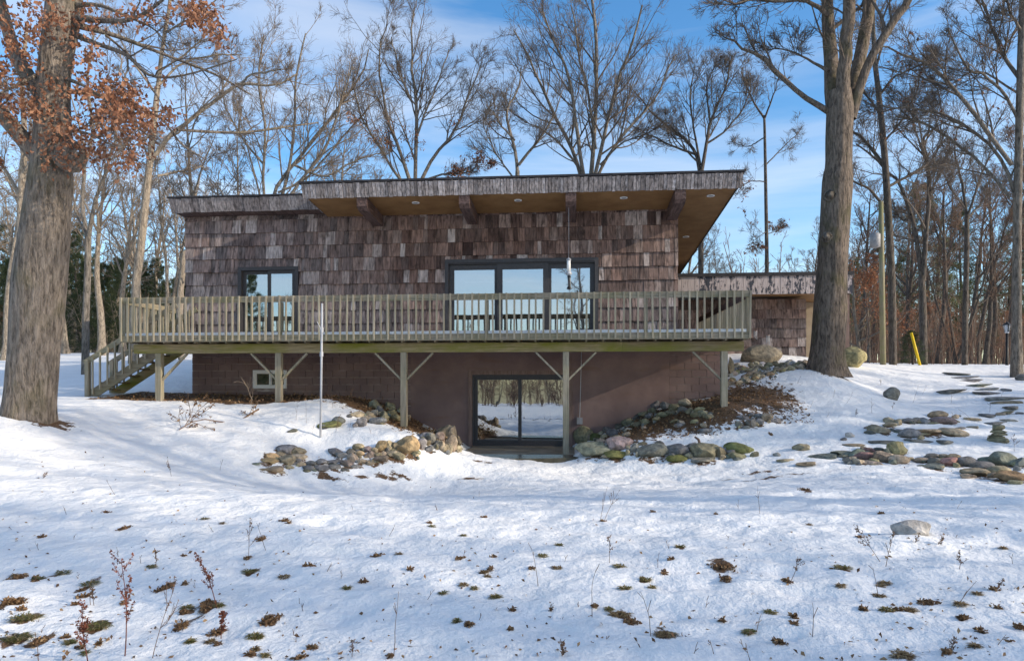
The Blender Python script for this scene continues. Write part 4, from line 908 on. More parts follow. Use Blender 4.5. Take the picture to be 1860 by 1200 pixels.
sol.append(bark_trunk(smooth_line(tl_, 90), 64, rg, .045, .22)); L0 = []
for i, lb in enumerate(limbs):
    ln = smooth_line(limb_px(lb, OAK.y, base, dy=(-.5, .5, -1.0, .8, -.7, .9, -1.2, 2.2, -1.2, -1.0, 1.5, -1, -.6)[i]), 16)
    if i == 7: ln[:, 1] += .55
    sol.append(bark_trunk(ln, 14 if i < 2 else 8, rg, .05)); L0.append(ln)
kn = smooth_line([(*(at(128, 283, OAK.y - .15) - base), .30), (*(at(136, 278, OAK.y - .3) - base), .13), (*(at(141, 274, OAK.y - .35) - base), .02)], 6); sol.append(bark_trunk(kn, 12, rg, .1))
L0 = np.array(L0); P, Rd = L0[2:, :, :3], L0[2:, :, 3]
P1, R1 = sprout(P, Rd, 6, .15, 1, .7, .32, 7, .14, .0, .6, rg, .006, 1.6); P2, R2 = sprout(P1, R1, 6, .15, 1, .7, .5, 6, .16, 0, .6, rg, .004, .8); P3, R3 = sprout(P2, R2, 4, .2, 1, .7, .6, 5, .18, 0, .7, rg, .0028, .45)
cm = mesh_np('crown', *join([tubes(P1, R1, 5), tubes(P2, R2, 4), tubes(P3, R3, 3)]))
CL = [(40,30,60,45,360),(110,20,45,30,240),(260,20,45,22,190),(370,20,36,22,330),(395,52,18,18,120),(20,160,42,50,330),(60,200,60,50,330),(110,190,50,45,230),(200,165,60,40,560),(230,195,60,38,520),(120,245,70,30,420),(190,262,55,36,430),(240,290,30,20,110),(300,205,26,14,130),(150,110,40,50,230),(35,95,40,40,260),(5,130,20,30,110),(345,10,22,12,120),(160,40,30,20,120),(265,235,30,22,160),(75,60,60,40,130),(90,285,26,18,90),(390,70,8,6,30),(210,210,60,40,260)]
cc = []
for x, y, rx, ry, n in CL:
    k = max(3, n // 11)
    for _ in range(int(k * .8)):      # sprays of leaves hanging from a twig
        q = at(rg.normal(x, rx * .5), rg.normal(y, ry * .5), OAK.y + rg.normal(-.35, .55)); c0 = np.array(q - base)
        cc.append(c0 + rg.normal(0, .085, (14, 3)) * [1, 1, 1.1] - [0, 0, .04])
lv = leaf_mesh('leaves', np.concatenate(cc), .060, rg, M['oak_leaf'], .9)
tree_obj('oak_tree', base, mesh_np('trunk', *join(sol)), cm, 'bark_oak', 'twig', 'massive leaning oak still holding rust brown leaves beside the staircase', leaves=lv)

# ---- big forked oak right of the deck
px_tree('oak_tree', ROAK, ROAK.y, [(1500,676,37),(1502,640,34),(1507,570,34),(1512,480,31),(1517,400,30),(1521,330,31),(1523,300,27),(1524,250,27),(1526,200,27),(1526,165,22)],
 [[(1517,230,17),(1512,160,16),(1507,90,14),(1503,20,12),(1498,-60,11),(1480,-200,7)],[(1530,220,16),(1533,140,14),(1538,60,13),(1545,-20,12),(1550,-150,8)],[(1535,225,15),(1552,150,13),(1570,70,13),(1583,-10,12),(1600,-150,8)],[(1545,215,12),(1565,150,10),(1590,92,9),(1620,45,9),(1658,-10,8),(1720,-120,5)],
  [(1508,205,7),(1450,168,5),(1400,120,5),(1360,95,3),(1320,70,1.5)],[(1505,30,5),(1470,5,4),(1400,0,2.5),(1310,8,1.2)],[(1505,130,4),(1470,110,2.4),(1430,90,1.5),(1385,92,.8)]],
 'bark_right', 'twig', 'huge straight oak trunk forking high up, standing right of the deck', 5, 56, 6, 5, 4, .05, .25, first=.45, rmin=.006, l0=2.6)
# sawn knots on the trunk
for px, py, rr in ((1508,354,12),(1502,430,11)):
    yk = ROAK.y - 30 * 19.5 / FPX; c = at(px, py, yk + .15); n_v = Vector((-.35, -.93, 0)).normalized()
    mb = MB(); r_ = rr * depth(c) / FPX; mb.tube([c - n_v * .12, c - n_v * .01, c + n_v * .015, c - n_v * .015], [r_ * .9, r_ * .9, r_ * .7, r_ * .35], 18)
    o = mb.build('knot', 'bark_grey', None, True); tr_o = bpy.data.objects['oak_tree.001']; o.parent = tr_o; o.matrix_parent_inverse = Matrix.Translation(-tr_o.location)

def gb(px, Y):          # foot of a tree seen at column px, standing at depth Y
    x = xat(px, Y); return Vector((x, Y, H(x, Y)))
# ---- trees seen one by one: name, column, Y, trunk, limbs ...
b = gb(240, 9)
px_tree('tree', b, 9, [(238,640,13),(246,530,13),(258,430,12),(268,330,11),(275,270,10),(282,200,9),(288,150,7),(296,80,6),(308,10,5),(315,-60,4)],
 [[(272,295,7),(310,245,6.5),(350,215,6),(400,175,5.5),(440,150,5),(490,158,3.5),(540,135,2.5)],[(440,150,4),(460,135,3),(510,128,2.4)],[(285,160,4),(330,115,3.4),(390,100,2.6),(440,102,1.5)],[(283,170,4),(240,110,3),(215,60,2),(200,10,1.2)],[(270,290,4),(250,230,3),(230,150,2.4),(215,90,1.6)],[(290,130,3),(340,95,2.5),(380,60,1.8)],[(285,320,4),(330,310,3),(370,305,2)],[(300,60,3.5),(350,30,2.5),(420,-20,1.5)]],
 'bark_pale', 'twig_pale', 'pale sunlit tree with a long limb reaching over the low roof end', 12, 14, 6, 5, 5)
b = gb(155, 5)
px_tree('tree', b, 5, [(150,650,13),(156,580,11),(159,500,10.5),(160,430,10)], [[(159,435,8),(150,380,6.5),(152,320,6),(165,250,5),(160,150,4),(170,60,3)],[(161,430,8),(172,370,6),(190,315,5),(205,270,4),(215,180,3)],[(155,420,4),(138,385,3),(130,340,2.4),(120,290,1.6)]],
 'bark_grey', 'twig_pale', 'grey forked tree standing behind the bottom of the staircase', 13, 14, 5, 5, 4)
b = gb(1068, 15)
px_tree('tree', b, 15, [(1068,645,16),(1068,500,15),(1068,380,14),(1069,325,13)],
 [[(1060,340,6),(1046,290,5.5),(1020,235,5),(990,170,4),(962,110,3),(935,55,2)],[(1063,340,6),(1052,270,5.5),(1043,200,5),(1030,130,4),(1005,75,3),(985,15,2)],[(1072,340,7),(1078,260,6),(1083,180,5.5),(1084,90,5),(1076,10,4),(1072,-60,2.5)],[(1076,340,6),(1092,270,5.5),(1108,200,5),(1125,140,4),(1148,80,3.4),(1165,10,2.4)],[(1076,345,5),(1100,290,4.5),(1140,235,4),(1190,180,3),(1225,100,2)],[(1082,270,4),(1068,170,3.4),(1050,90,2.6),(1040,10,1.8)],[(1062,320,4),(1025,270,3),(985,235,2.4),(945,215,1.6),(910,190,1)],[(1090,300,3.4),(1130,260,2.6),(1180,240,1.8),(1215,215,1.2)]],
 'bark_grey', 'twig', 'tall fan-shaped bare tree with many rising stems behind the roof', 14, 12, 9, 6, 5, l0=3.6)
b = gb(752, 16)
px_tree('tree', b, 16, [(752,645,15),(752,500,14),(752,380,13),(753,340,12)],
 [[(754,345,6),(755,280,5.5),(757,210,5),(750,140,4),(748,80,3),(752,25,2)],[(750,345,6),(728,280,5),(705,220,4),(692,150,3),(690,80,2.2),(705,35,1.4)],[(757,345,6),(785,290,5),(820,245,4),(842,200,3),(862,150,2.2),(875,115,1.4)],[(747,350,5),(715,310,4),(685,260,3.4),(655,210,2.6),(640,130,1.6)],[(756,250,4),(775,200,3),(800,140,2.2),(815,90,1.5)],[(745,180,3),(725,130,2.4),(712,70,1.6)],[(765,330,4),(800,318,3),(840,315,2),(875,300,1.2)]],
 'bark_grey', 'twig', 'bare tree with a few clinging brown leaves behind the roof', 15, 12, 9, 6, 5, leaf=(1300, 5.0, 11.5, 'beech_leaf', .085), l0=3.2)
b = gb(938, 13)
px_tree('tree', b, 13, [(938,645,8),(938,400,7.5),(940,310,6)], [[(940,315,5),(935,270,4.5),(922,225,4),(922,195,3),(940,165,2.4),(950,125,1.5)],[(942,300,4.5),(965,270,4),(990,240,3),(1010,200,2),(1022,165,1.2)],[(938,330,3),(915,300,2.6),(895,270,2),(880,225,1.4),(890,200,.9)],[(935,255,3),(905,220,2.2),(895,180,1.6)]], 'bark_grey', 'twig', 'small crooked bare tree between two taller ones behind the roof', 16, 10, 7, 5, 5, l0=2.0)
b = gb(500, 14)
px_tree('tree', b, 14, [(488,645,12),(488,480,11),(490,400,10)], [[(488,410,6),(500,345,5.5),(540,290,5),(575,245,4.5),(610,205,4),(650,150,3),(670,90,1.8)],[(487,410,5),(478,330,4.5),(482,240,4),(470,150,3),(478,70,2)],[(492,410,6),(520,330,5),(535,230,4),(538,140,3.4),(555,60,2)],[(495,400,5),(545,330,4.5),(590,270,4),(615,200,3),(640,120,2)],[(535,300,4),(590,320,3),(650,290,2.4),(690,280,1.5)],[(480,300,3.5),(440,250,2.6),(410,190,2),(400,120,1.3)],[(505,350,4),(560,320,3),(630,240,2.4),(690,170,1.5)]],
 'bark_grey', 'twig_pale', 'leaning many-stemmed bare tree behind the low roof section', 17, 12, 8, 6, 5, l0=3)
b = gb(1272, 17)
px_tree('tree', b, 17, [(1272,640,9),(1273,500,8),(1273,380,8),(1272,310,7)], [[(1272,320,6),(1262,275,5),(1235,245,4),(1195,215,3),(1150,165,2)],[(1273,320,6),(1283,265,5),(1292,220,4),(1318,160,3),(1330,100,2)],[(1272,300,4),(1262,240,3),(1255,180,2.4),(1262,120,1.4)],[(1285,260,3.4),(1320,235,2.6),(1355,190,1.8),(1365,140,1)],[(1262,280,4),(1220,265,3),(1170,240,2.2),(1130,215,1.2)],[(1290,225,3),(1285,160,2.2),(1300,110,1.4)]],
 'bark_dark', 'twig', 'round-headed dark bare tree behind the high roof corner', 18, 10, 9, 6, 5, l0=2.6)
b = gb(1393, 18)
px_tree('tree', b, 18, [(1394,640,6.5),(1393,490,6),(1391,350,5),(1389,240,4),(1388,210,3.6)], [[(1388,215,3.4),(1372,190,3),(1355,155,2.4),(1348,120,1.5)],[(1389,215,3.2),(1400,185,2.4),(1412,150,1.6),(1420,110,1)],[(1388,250,2),(1360,265,1.5),(1330,260,1)],[(1391,330,2),(1360,330,1.4),(1335,355,.9)],[(1391,300,2),(1425,265,1.5),(1450,240,1)],[(1393,420,1.6),(1375,432,1),(1365,440,.7)],[(1393,425,1.4),(1410,420,1),(1420,415,.6)]],
 'bark_dark', 'twig', 'slender straight bare tree rising beyond the garage roof', 19, 10, 5, 5, 4, l0=1.8, leaf=(200, 4, 9, 'oak_leaf', .11))
b = gb(1846, 7)
px_tree('tree', b, 7, [(1845,660,17),(1847,500,14),(1848,400,13),(1851,250,12.5),(1855,100,12),(1858,0,11),(1860,-120,9)],
 [[(1846,380,6),(1835,325,6),(1805,270,5),(1760,235,5),(1700,205,4),(1640,195,3),(1600,190,2)],[(1838,300,7),(1790,235,7),(1740,170,6),(1690,120,5),(1640,95,3.4),(1590,85,2)],[(1850,140,7),(1825,105,6),(1805,60,5),(1785,0,4),(1770,-60,3)],[(1848,215,5),(1820,165,5),(1790,140,4),(1755,120,3.4),(1720,50,2.4)],[(1834,358,6),(1790,305,5),(1735,260,4.5),(1680,225,4),(1630,210,2.6)],[(1856,60,5),(1835,20,4),(1815,-30,3)],[(1850,170,4),(1780,130,2.6),(1730,150,2),(1680,180,1.2)]],
 'bark_grey', 'twig', 'thick pale-barked tree with long arching limbs behind the lamp post', 20, 20, 9, 6, 5, .04, .2, l0=3, leaf=(260, 6, 12, 'oak_leaf', .08))
b = gb(1622, 11)
px_tree('tree', b, 11, [(1626,660,12),(1620,520,11.5),(1614,400,11),(1608,300,10),(1603,240,9),(1596,170,8),(1588,100,7),(1585,0,5),(1580,-90,4)],
 [[(1605,300,6),(1575,260,5),(1550,240,4),(1520,235,3)],[(1600,170,4),(1625,140,3.4),(1660,125,2.6),(1700,110,1.6)],[(1612,340,5),(1650,320,4),(1690,300,3),(1730,300,2)],[(1610,380,5),(1580,345,4),(1550,330,3),(1530,325,2)],[(1600,210,4),(1580,180,3.4),(1560,160,2.4),(1545,140,1.5)],[(1604,260,4),(1640,215,3),(1670,150,2.2),(1680,90,1.4)],[(1592,120,4),(1610,60,3),(1630,20,2)]],
 'bark_dark', 'twig', 'dark tall tree just behind the utility pole', 21, 14, 8, 6, 5, l0=2.6)
b = gb(1678, 15)
px_tree('tree', b, 15, [(1680,655,12),(1676,560,11),(1674,500,10)], [[(1674,510,8),(1662,420,7),(1648,370,6),(1632,330,5),(1600,300,3.6),(1560,260,2.4)],[(1677,510,9),(1682,420,8),(1688,340,7),(1680,280,6),(1674,255,5),(1690,238,3.4),(1720,220,2)],[(1655,390,4),(1640,400,3),(1620,370,2)],[(1686,360,4),(1710,310,3),(1725,270,2)],[(1680,290,3),(1660,220,2.4),(1655,150,1.6)]], 'bark_dark', 'twig', 'two-stemmed dark tree in the edge of the right-hand wood', 22, 14, 7, 6, 5, l0=2.2)
b = gb(1752, 16)
px_tree('tree', b, 16, [(1752,655,9.5),(1754,540,8.5),(1756,450,8),(1756,390,7)], [[(1756,395,5),(1750,350,4.5),(1742,310,4),(1735,270,3),(1745,220,2)],[(1757,395,4.5),(1772,350,4),(1790,300,3),(1815,260,2)],[(1756,400,4),(1780,370,3),(1815,330,2)],[(1754,380,3),(1725,340,2.4),(1710,300,1.6)]], 'bark_dark', 'twig', 'straight dark tree with upswept branches in the right-hand wood', 23, 12, 7, 6, 5, l0=2)
b = gb(330, 11)
px_tree('dead_trunk', b, 11, [(322,650,10),(326,560,9.5),(331,500,9),(334,465,8),(336,455,3)], [[(331,500,2.2),(320,480,1.6),(300,470,1)],[(330,520,2),(345,490,1.4),(352,470,.8)]], 'bark_pale', 'twig_pale', 'broken-topped pale dead trunk next to the shingled wall corner', 24, 14, 2, 2, 2)
b = gb(40, 8)
px_tree('tree', b, 8, [(35,690,14),(36,560,13),(37,430,12),(40,330,11),(45,250,9),(40,150,7),(50,40,5)], [[(38,360,7),(10,310,6),(-20,260,5)],[(40,320,6),(65,270,5),(60,200,4),(75,120,3)],[(42,280,4),(20,220,3),(5,150,2)]], 'bark_pale', 'twig_pale', 'sunlit pale trunk seen just left of the massive leaning oak', 25, 14, 5, 5, 4, leaf=(300, 3, 9, 'beech_leaf', .09))

# ---- kinds of woodland tree, copied through the wood
def kind_tree(seed, h, r0, spread, n1=13, n2=6, n3=5, n4=4, t0=.35, ang=.75, lean=.04, multi=0):
    rg = np.random.default_rng(seed); P, Rd = [], []
    for k in range(max(1, multi)):
        d0 = np.array([[rg.normal(0, lean + .22 * (multi > 0)), rg.normal(0, lean + .22 * (multi > 0)), 1]])
        ln = wander(np.array([[0, 0, -.2]]), d0, np.array([h * rg.uniform(.85, 1)]), 14, .045, .05, rg); P.append(ln[0]); rr = r0 * (1 - .88 * np.linspace(0, 1, 14) ** .9); rr[0] *= 1.35; Rd.append(rr * (.7 if multi else 1))
    P = np.array(P); Rd = np.array(Rd)
    P1, R1 = sprout(P, Rd, n1 / max(1, multi) * (1.3 if multi else 1), t0, 1, ang, spread, 9, .12, .10, .6, rg, .02, h * .5); P2, R2 = sprout(P1, R1, n2, .2, 1, .7, .5, 7, .15, .05, .6, rg, .013, h * .2)
    P3, R3 = sprout(P2, R2, n3, .15, 1, .7, .5, 5, .18, .03, .6, rg, .009, 1.4); P4, R4 = sprout(P3, R3, n4, .2, 1, .7, .65, 4, .2, .02, .7, rg, .007, .9, .25)
    tm = mesh_np('trunk', *join([tubes(P, Rd, 10), tubes(P1, R1, 6)])); cm = mesh_np('crown', *join([tubes(P2, R2, 4), tubes(P3, R3, 3), tubes(P4, R4, 3)]))
    return tm, cm, P3, P4
KT = [kind_tree(101, 15, .24, .38), kind_tree(102, 17, .2, .28, 16, 5, 5, 4, .4, .6), kind_tree(103, 13, .2, .45, 11, 7, 5, 4, .3, .8), kind_tree(104, 15, .22, .34, 12, 6, 5, 4, .35, .7, .04, 3), kind_tree(105, 18, .3, .36, 14, 6, 5, 4, .45, .7)]
def beech(seed, h):
    rg = np.random.default_rng(seed); tm, cm, P3, P4 = kind_tree(seed, h, .13, .42, 14, 5, 4, 2, .12, .95)
    c = P4.reshape(-1, 3); c = c[c[:, 2] < h * .8]; lv = leaf_mesh('leaves', c[rg.integers(0, len(c), 2200)] + rg.normal(0, .12, (2200, 3)), .085, rg, M['beech_leaf'], .5); return tm, cm, lv
BE = [beech(201, 8.5), beech(202, 7)]
def pine(seed, h, m, dense=1.0, low=.12):
    rg = np.random.default_rng(seed); ln = wander(np.array([[0, 0, -.2]]), np.array([[0, 0, 1.]]), np.array([h]), 12, .015, .05, rg); rr = (h * .014) * (1 - .93 * np.linspace(0, 1, 12))[None]
    n = int(h * 7); t = np.linspace(low, .98, n); f = t * 11; i = np.minimum(f.astype(int), 10); fr = (f - i)[:, None]; pos = ln[0][i] * (1 - fr) + ln[0][i + 1] * fr
    a = np.arange(n) * 2.4 + rg.normal(0, .4, n); L_ = h * .23 * (1 - t) ** .75 * rg.uniform(.55, 1.25, n) + .25
    B1 = wander(pos, np.c_[np.cos(a), np.sin(a), rg.uniform(-.1, .35, n)], L_, 6, .07, .02, rg); R1 = np.repeat((L_ * .011 + .006)[:, None], 6, 1) * np.linspace(1, .3, 6)
    B2, R2 = sprout(B1, R1, 6 * dense, .25, 1, .7, .45, 4, .1, .02, .6, rg, .006, 1.5, .2)
    c = np.concatenate([B1[:, 3:].reshape(-1, 3), B2[:, 1:].reshape(-1, 3)]); k = 9; c = np.repeat(c, k, 0) + rg.normal(0, .10, (len(c) * k, 3))
    d_ = nrm(rg.normal(size=c.shape) + [0, 0, .35]); q = nrm(np.cross(d_, rg.normal(size=c.shape))); s = rg.uniform(.14, .30, len(c))[:, None]
    V = np.stack([c - q * s * .09, c + q * s * .09, c + d_ * s], 1).reshape(-1, 3); F = np.arange(len(V)).reshape(-1, 3)
    nm = mesh_np('crown', V, F, False); nm.materials.append(M[m]); tm = mesh_np('trunk', *join([tubes(ln, rr, 8), tubes(B1, R1, 4)])); return tm, nm
PI = [pine(301, 14, 'pine_needle'), pine(302, 12, 'pine_needle', 1.2, .06), pine(303, 15, 'pine_pale', .8, .3)]
def put(kind, px, Y, s, label, group, bark='bark_grey', twig='twig', name='tree', X=None, rz=None):
    x = xat(px, Y) if X is None else X; b_ = Vector((x, Y, H(x, Y))); r = empty(name, b_, random.uniform(0, 6.28) if rz is None else rz); r.scale = (s * random.uniform(.93, 1.07), s * random.uniform(.93, 1.07), s); tag(r, label, 'tree', group)
    tm, cm = kind[0], kind[1]
    for q_, wd in zip(KT, ('broad-crowned', 'tall narrow', 'wide-spreading', 'three-stemmed', 'tall stout-trunked')):
        if q_ is kind: r['label'] = wd + ' ' + label
    key = (tm.name, bark)
    if key not in MC: c = tm.copy(); c.materials.clear(); c.materials.append(M[bark]); MC[key] = c
    link('trunk', MC[key], None, r)
    if name == 'pine_tree': link('crown', cm, None, r)
    else:
        k2 = (cm.name, twig)
        if k2 not in MC: c = cm.copy(); c.materials.clear(); c.materials.append(M[twig]); MC[k2] = c
        link('crown', MC[k2], None, r)
    if len(kind) == 3 and name == 'beech_tree': tag(link('leaves', kind[2], None, r), kind='stuff')
    return r
MC = {}
LW = ('pale bare tree in the wood beyond the staircase', 'bare trees of the wood beyond the staircase')
for px, Y, s in ((10,12,.9),(-40,15,1),(60,22,.95),(120,18,.8),(185,16,.75),(222,20,.85),(200,28,1),(262,26,.9),(300,18,.7),(310,27,.95),(345,24,.85),(135,30,1.05),(80,36,1.1),(20,30,1.0),(250,40,1.1),(380,30,.85),(-120,20,1),(-90,32,1.1),(172,40,1),(330,45,1.1),(285,34,.9),(100,45,1.2),(30,44,1.1)):
    put(random.choice(KT[:3] + KT[4:]), px, Y, s * .95, *LW, bark='bark_pale', twig='twig_pale')
BW = ('bare tree in the wood showing over the roof line', 'bare trees showing over the roof line')
for px, Y, s in ((420,26,.72),(455,34,.8),(560,30,.7),(620,26,.62),(680,34,.7),(830,34,.56),(880,28,.5),(990,30,.55),(1130,32,.62),(1180,27,.58),(1225,36,.66),(430,45,.9),(590,44,.85),(650,42,.7),(1310,40,.62),(1340,34,.5),(1290,46,.7),(395,20,.95),(440,24,1.0),(520,22,.9),(600,24,.92),(655,30,.9),(570,36,1.1),(350,17,.9),(910,40,.7),(1040,42,.8),(1160,40,.75),(1240,28,.6)):
    put(random.choice(KT), px, Y, s, *BW, twig='twig')
RW = ('dark bare tree in the wood behind the lamp post and utility pole', 'bare trees of the wood right of the garage')
for px, Y, s in ((1440,34,.62),(1470,40,.7),(1560,26,.72),(1580,34,.8),(1640,24,.7),(1655,32,.85),(1705,22,.65),(1725,30,.8),(1775,24,.7),(1800,32,.9),(1830,26,.8),(1880,22,.85),(1900,34,1),(1690,40,1),(1760,42,1.05),(1850,44,1.1),(1610,44,.9),(1540,46,.85),(1950,28,.9),(1420,48,.7),(1735,18,.55),(1790,19,.6)):
    put(random.choice(KT), px, Y, s, *RW, bark='bark_dark', twig='twig_brown')
for px, Y, s in ((1562,19,.95),(1578,25,1.0),(1700,30,.8),(1640,26,.55),(1840,32,.7)):
    put(BE[random.randrange(2)], px, Y, s, 'young beech with orange leaves in the wood behind the garage end', 'orange-leaved beeches in the wood', 'bark_grey', 'twig_brown', 'beech_tree')
for px, Y, s in ((-20,24,.7),(12,26,.6)): put(BE[1], px, Y, s, 'small beech with pale orange leaves behind the massive oak', 'beeches behind the massive oak', 'bark_pale', 'twig_pale', 'beech_tree')
for px, Y, s in ((-10,40,.9),(30,34,.7),(75,30,.62),(110,38,.8),(140,34,.72),(170,44,.85),(205,36,.66),(232,46,.85),(262,38,.6),(290,46,.72),(318,40,.6),(346,36,.5),(-70,36,.9),(390,44,.62),(-120,44,1),(55,50,1.0),(150,24,.52),(190,27,.55),(225,25,.46),(262,29,.52),(300,26,.42),(330,30,.5),(20,24,.55),(60,27,.6),(110,27,.6),(135,40,.9),(215,42,.8),(285,32,.55)):
    put(PI[random.randrange(2)], px, Y, s, 'dark green pine deep in the wood beyond the staircase', 'dark pines in the wood beyond the staircase', 'bark_dark', 'twig', 'pine_tree')
for px, Y, s, k in ((437,30,.70,2),(400,36,.66,2),(380,30,.5,2),(1412,46,.56,2),(1380,50,.58,2),(1690,36,.95,2),(1745,46,1.05,0),(1600,52,.85,0),(1830,50,1.0,2),(1650,50,.8,0),(1560,42,.62,2),(1880,44,.9,0)):
    put(PI[k], px, Y, s, 'yellowish green pine top in the background wood' if k == 2 else 'dark pine in the wood right of the garage', 'yellowish pines in the background' if k == 2 else 'dark pines right of the garage', 'bark_dark', 'twig', 'pine_tree')
b = gb(1660, 13); sh = put(PI[1], 1658, 13, .14, 'low green conifer shrub behind the yellow wire guard', None, 'bark_dark', 'twig', 'pine_tree'); sh.scale = (.30, .30, .13)
# trees on the near side of the lawn, behind the camera: they shade the lawn and stand in the window glass
NS = ('bare tree out of view across the lawn, for shade and window reflections', 'bare trees across the lawn')
for X, Y, s, k in ((17,-13.5,1.1,0),(27,-15,1.2,4),(26,-6.5,1.1,0),(33,-18,1.2,2),(34,-10,1.2,4),(40,-13,1.2,0),(42,-6,1.2,4),(46,-20,1.2,1),(24,-24,1.1,0),(15,-28,1.0,4),(36,-24,1.2,4),(52,-10,1.3,0),(18,-21,.9,2),(41,-9.5,1.2,2),(49,-6,1.3,3),(35,-6,1.1,3),(22,-16,.9,3),(56,-14,1.3,4),(16,-25,1,3),(28,-10,1,3)):  # unseen stand on the sun side, placed so its shadows band the lawn
    put(KT[k], 0, Y, s, *NS, bark='bark_grey', twig='twig', X=X)
for X, Y, s, k in ((-30,-85,.8,0),(-20,-92,.7,2),(-11,-84,.5,1),(-4,-95,.62,3),(3,-90,.5,2),(9,-88,.6,0),(16,-94,.8,4),(25,-86,.9,2),(-42,-80,1,4),(36,-84,1,1),(-25,-70,.6,3),(.6,-44,1.05,0),(-12,-52,.62,3),(-16,-60,.42,2),(12,-62,.5,3)):
    put(KT[k], 0, Y, s, *NS, bark='bark_grey', twig='twig_brown', X=X)
for X, Y, s in ((-34,-46,1.1),(-30,-43,.95),(-26.5,-47,1.05),(-38,-50,1.2)): put(PI[0], 0, Y, s, 'dark pine across the lawn reflected in the left window', 'pines across the lawn', 'bark_dark', 'twig', 'pine_tree', X=X)
# far wood: nothing in it can be told apart
def far_wood(name, spans, n, hmax, twig, label, seed, back=False):
    rg = np.random.default_rng(seed); px = np.concatenate([rg.uniform(a, b_, int(n * f)) for a, b_, f in spans]); Y = rg.uniform(48, 100, len(px)); a = (px - CXP) / FPX; x = (cs * a - sn) / (sn * a + cs) * (Y + 19)
    if back: x, Y = -x, -Y - 30
    z = Hn(x, Y); p0 = np.c_[x, Y, z - .2]; L_ = rg.uniform(.45, 1, len(px)) * hmax; d0 = np.c_[rg.normal(0, .07, len(px)), rg.normal(0, .07, len(px)), np.ones(len(px))]
    P = wander(p0, d0, L_, 8, .05, .03, rg); Rd = (L_ * rg.uniform(.006, .011, len(px)))[:, None] * np.linspace(1, .2, 8); P1, R1 = sprout(P, Rd, 9, .15, 1, .7, .3, 5, .14, .06, .5, rg, .022, 4); P2, R2 = sprout(P1, R1, 4, .2, 1, .7, .5, 4, .16, .04, .6, rg, .017, 2)
    o = link(name, mesh_np(name, *join([tubes(P, Rd, 5), tubes(P1, R1, 3), tubes(P2, R2, 3)])), M[twig]); tag(o, label, 'wood', kind='stuff')
far_wood('far_wood', [(-250, 420, 1.0)], 420, 15, 'twig_pale', 'distant bare wood behind the pines beyond the staircase', 71)
far_wood('far_wood', [(420, 1330, .4)], 300, 11, 'twig', 'distant bare wood along the skyline behind the house', 72)
far_wood('far_wood', [(1330, 2150, 1.0)], 520, 13, 'twig_brown', 'distant reddish brown wood behind the utility pole', 73)
far_wood('far_wood', [(-100, 2000, 1.0)], 900, 8, 'twig_brown', 'distant wood across the lawn mirrored in the basement door', 74, True)
def brush(name, spans, n, seed, twig, label):
    rg = np.random.default_rng(seed); px = np.concatenate([rg.uniform(a, b_, n) for a, b_ in spans]); Y = rg.uniform(17, 45, len(px)); a = (px - CXP) / FPX; x = (cs * a - sn) / (sn * a + cs) * (Y + 19)
    p0 = np.c_[x, Y, Hn(x, Y) - .1]; L_ = rg.uniform(1.2, 4.5, len(px)); P = wander(p0, np.c_[rg.normal(0, .16, (len(px), 2)), np.ones(len(px))], L_, 6, .08, .02, rg); Rd = (L_ * .006)[:, None] * np.linspace(1, .3, 6)
    P1, R1 = sprout(P, Rd, 6, .2, 1, .7, .4, 4, .15, .02, .6, rg, .009, 1.5); o = link(name, mesh_np(name, *join([tubes(P, Rd, 4), tubes(P1, R1, 3)])), M[twig]); tag(o, label, 'brush', kind='stuff')
brush('underbrush', [(1545, 2000)], 520, 81, 'twig_brown', 'tangled brown underbrush along the wood right of the garage')
brush('underbrush', [(-100, 340)], 200, 82, 'twig_pale', 'thin saplings and underbrush under the wood beyond the staircase')
# ================================================================== weeds, tufts, fallen things
rg = np.random.default_rng(91)
def weed_mesh(h, lean, kind, seed):
    r_ = np.random.default_rng(seed); P = wander(np.array([[0, 0, -.03]]), np.array([[lean, r_.normal(0, .1), 1.]]), np.array([h * math.sqrt(1 + lean * lean)]), 8, .06, 0, r_); Rd = (np.linspace(1, .4, 8) * (.0042 if kind == 'dock' else .0028))[None]
    n = {'dock': 9, 'branch': 6, 'thin': 2}[kind]; P1, R1 = sprout(P, Rd, n, .35, 1, .55, .28, 5, .1, .06, .7, r_, .0018, .25, .03); parts = [tubes(P, Rd, 5), tubes(P1, R1, 4)]
    if kind == 'branch': P2, R2 = sprout(P1, R1, 3, .3, 1, .6, .5, 4, .15, .03, .8, r_, .0014, .1, .02); parts.append(tubes(P2, R2, 3))
    V, F = join(parts); Fs = [F]
    if kind in ('dock', 'branch'):
        c = np.concatenate([P1[:, 1:].reshape(-1, 3), P[:, 4:].reshape(-1, 3)]); k = 5 if kind == 'dock' else 1; c = np.repeat(c, k, 0) + r_.normal(0, .008, (len(c) * k, 3)); d_ = nrm(r_.normal(size=c.shape)); q = nrm(np.cross(d_, r_.normal(size=c.shape))); s = r_.uniform(.006, .014, len(c))[:, None]
        W = np.stack([c + d_ * s, c - d_ * s * .6 + q * s * .7, c - d_ * s * .6 - q * s * .7], 1).reshape(-1, 3); Fs.append(np.arange(len(W)).reshape(-1, 3) + len(V)); V = np.vstack([V, W])
    return mesh_np('dried_weed', V, Fs, False)
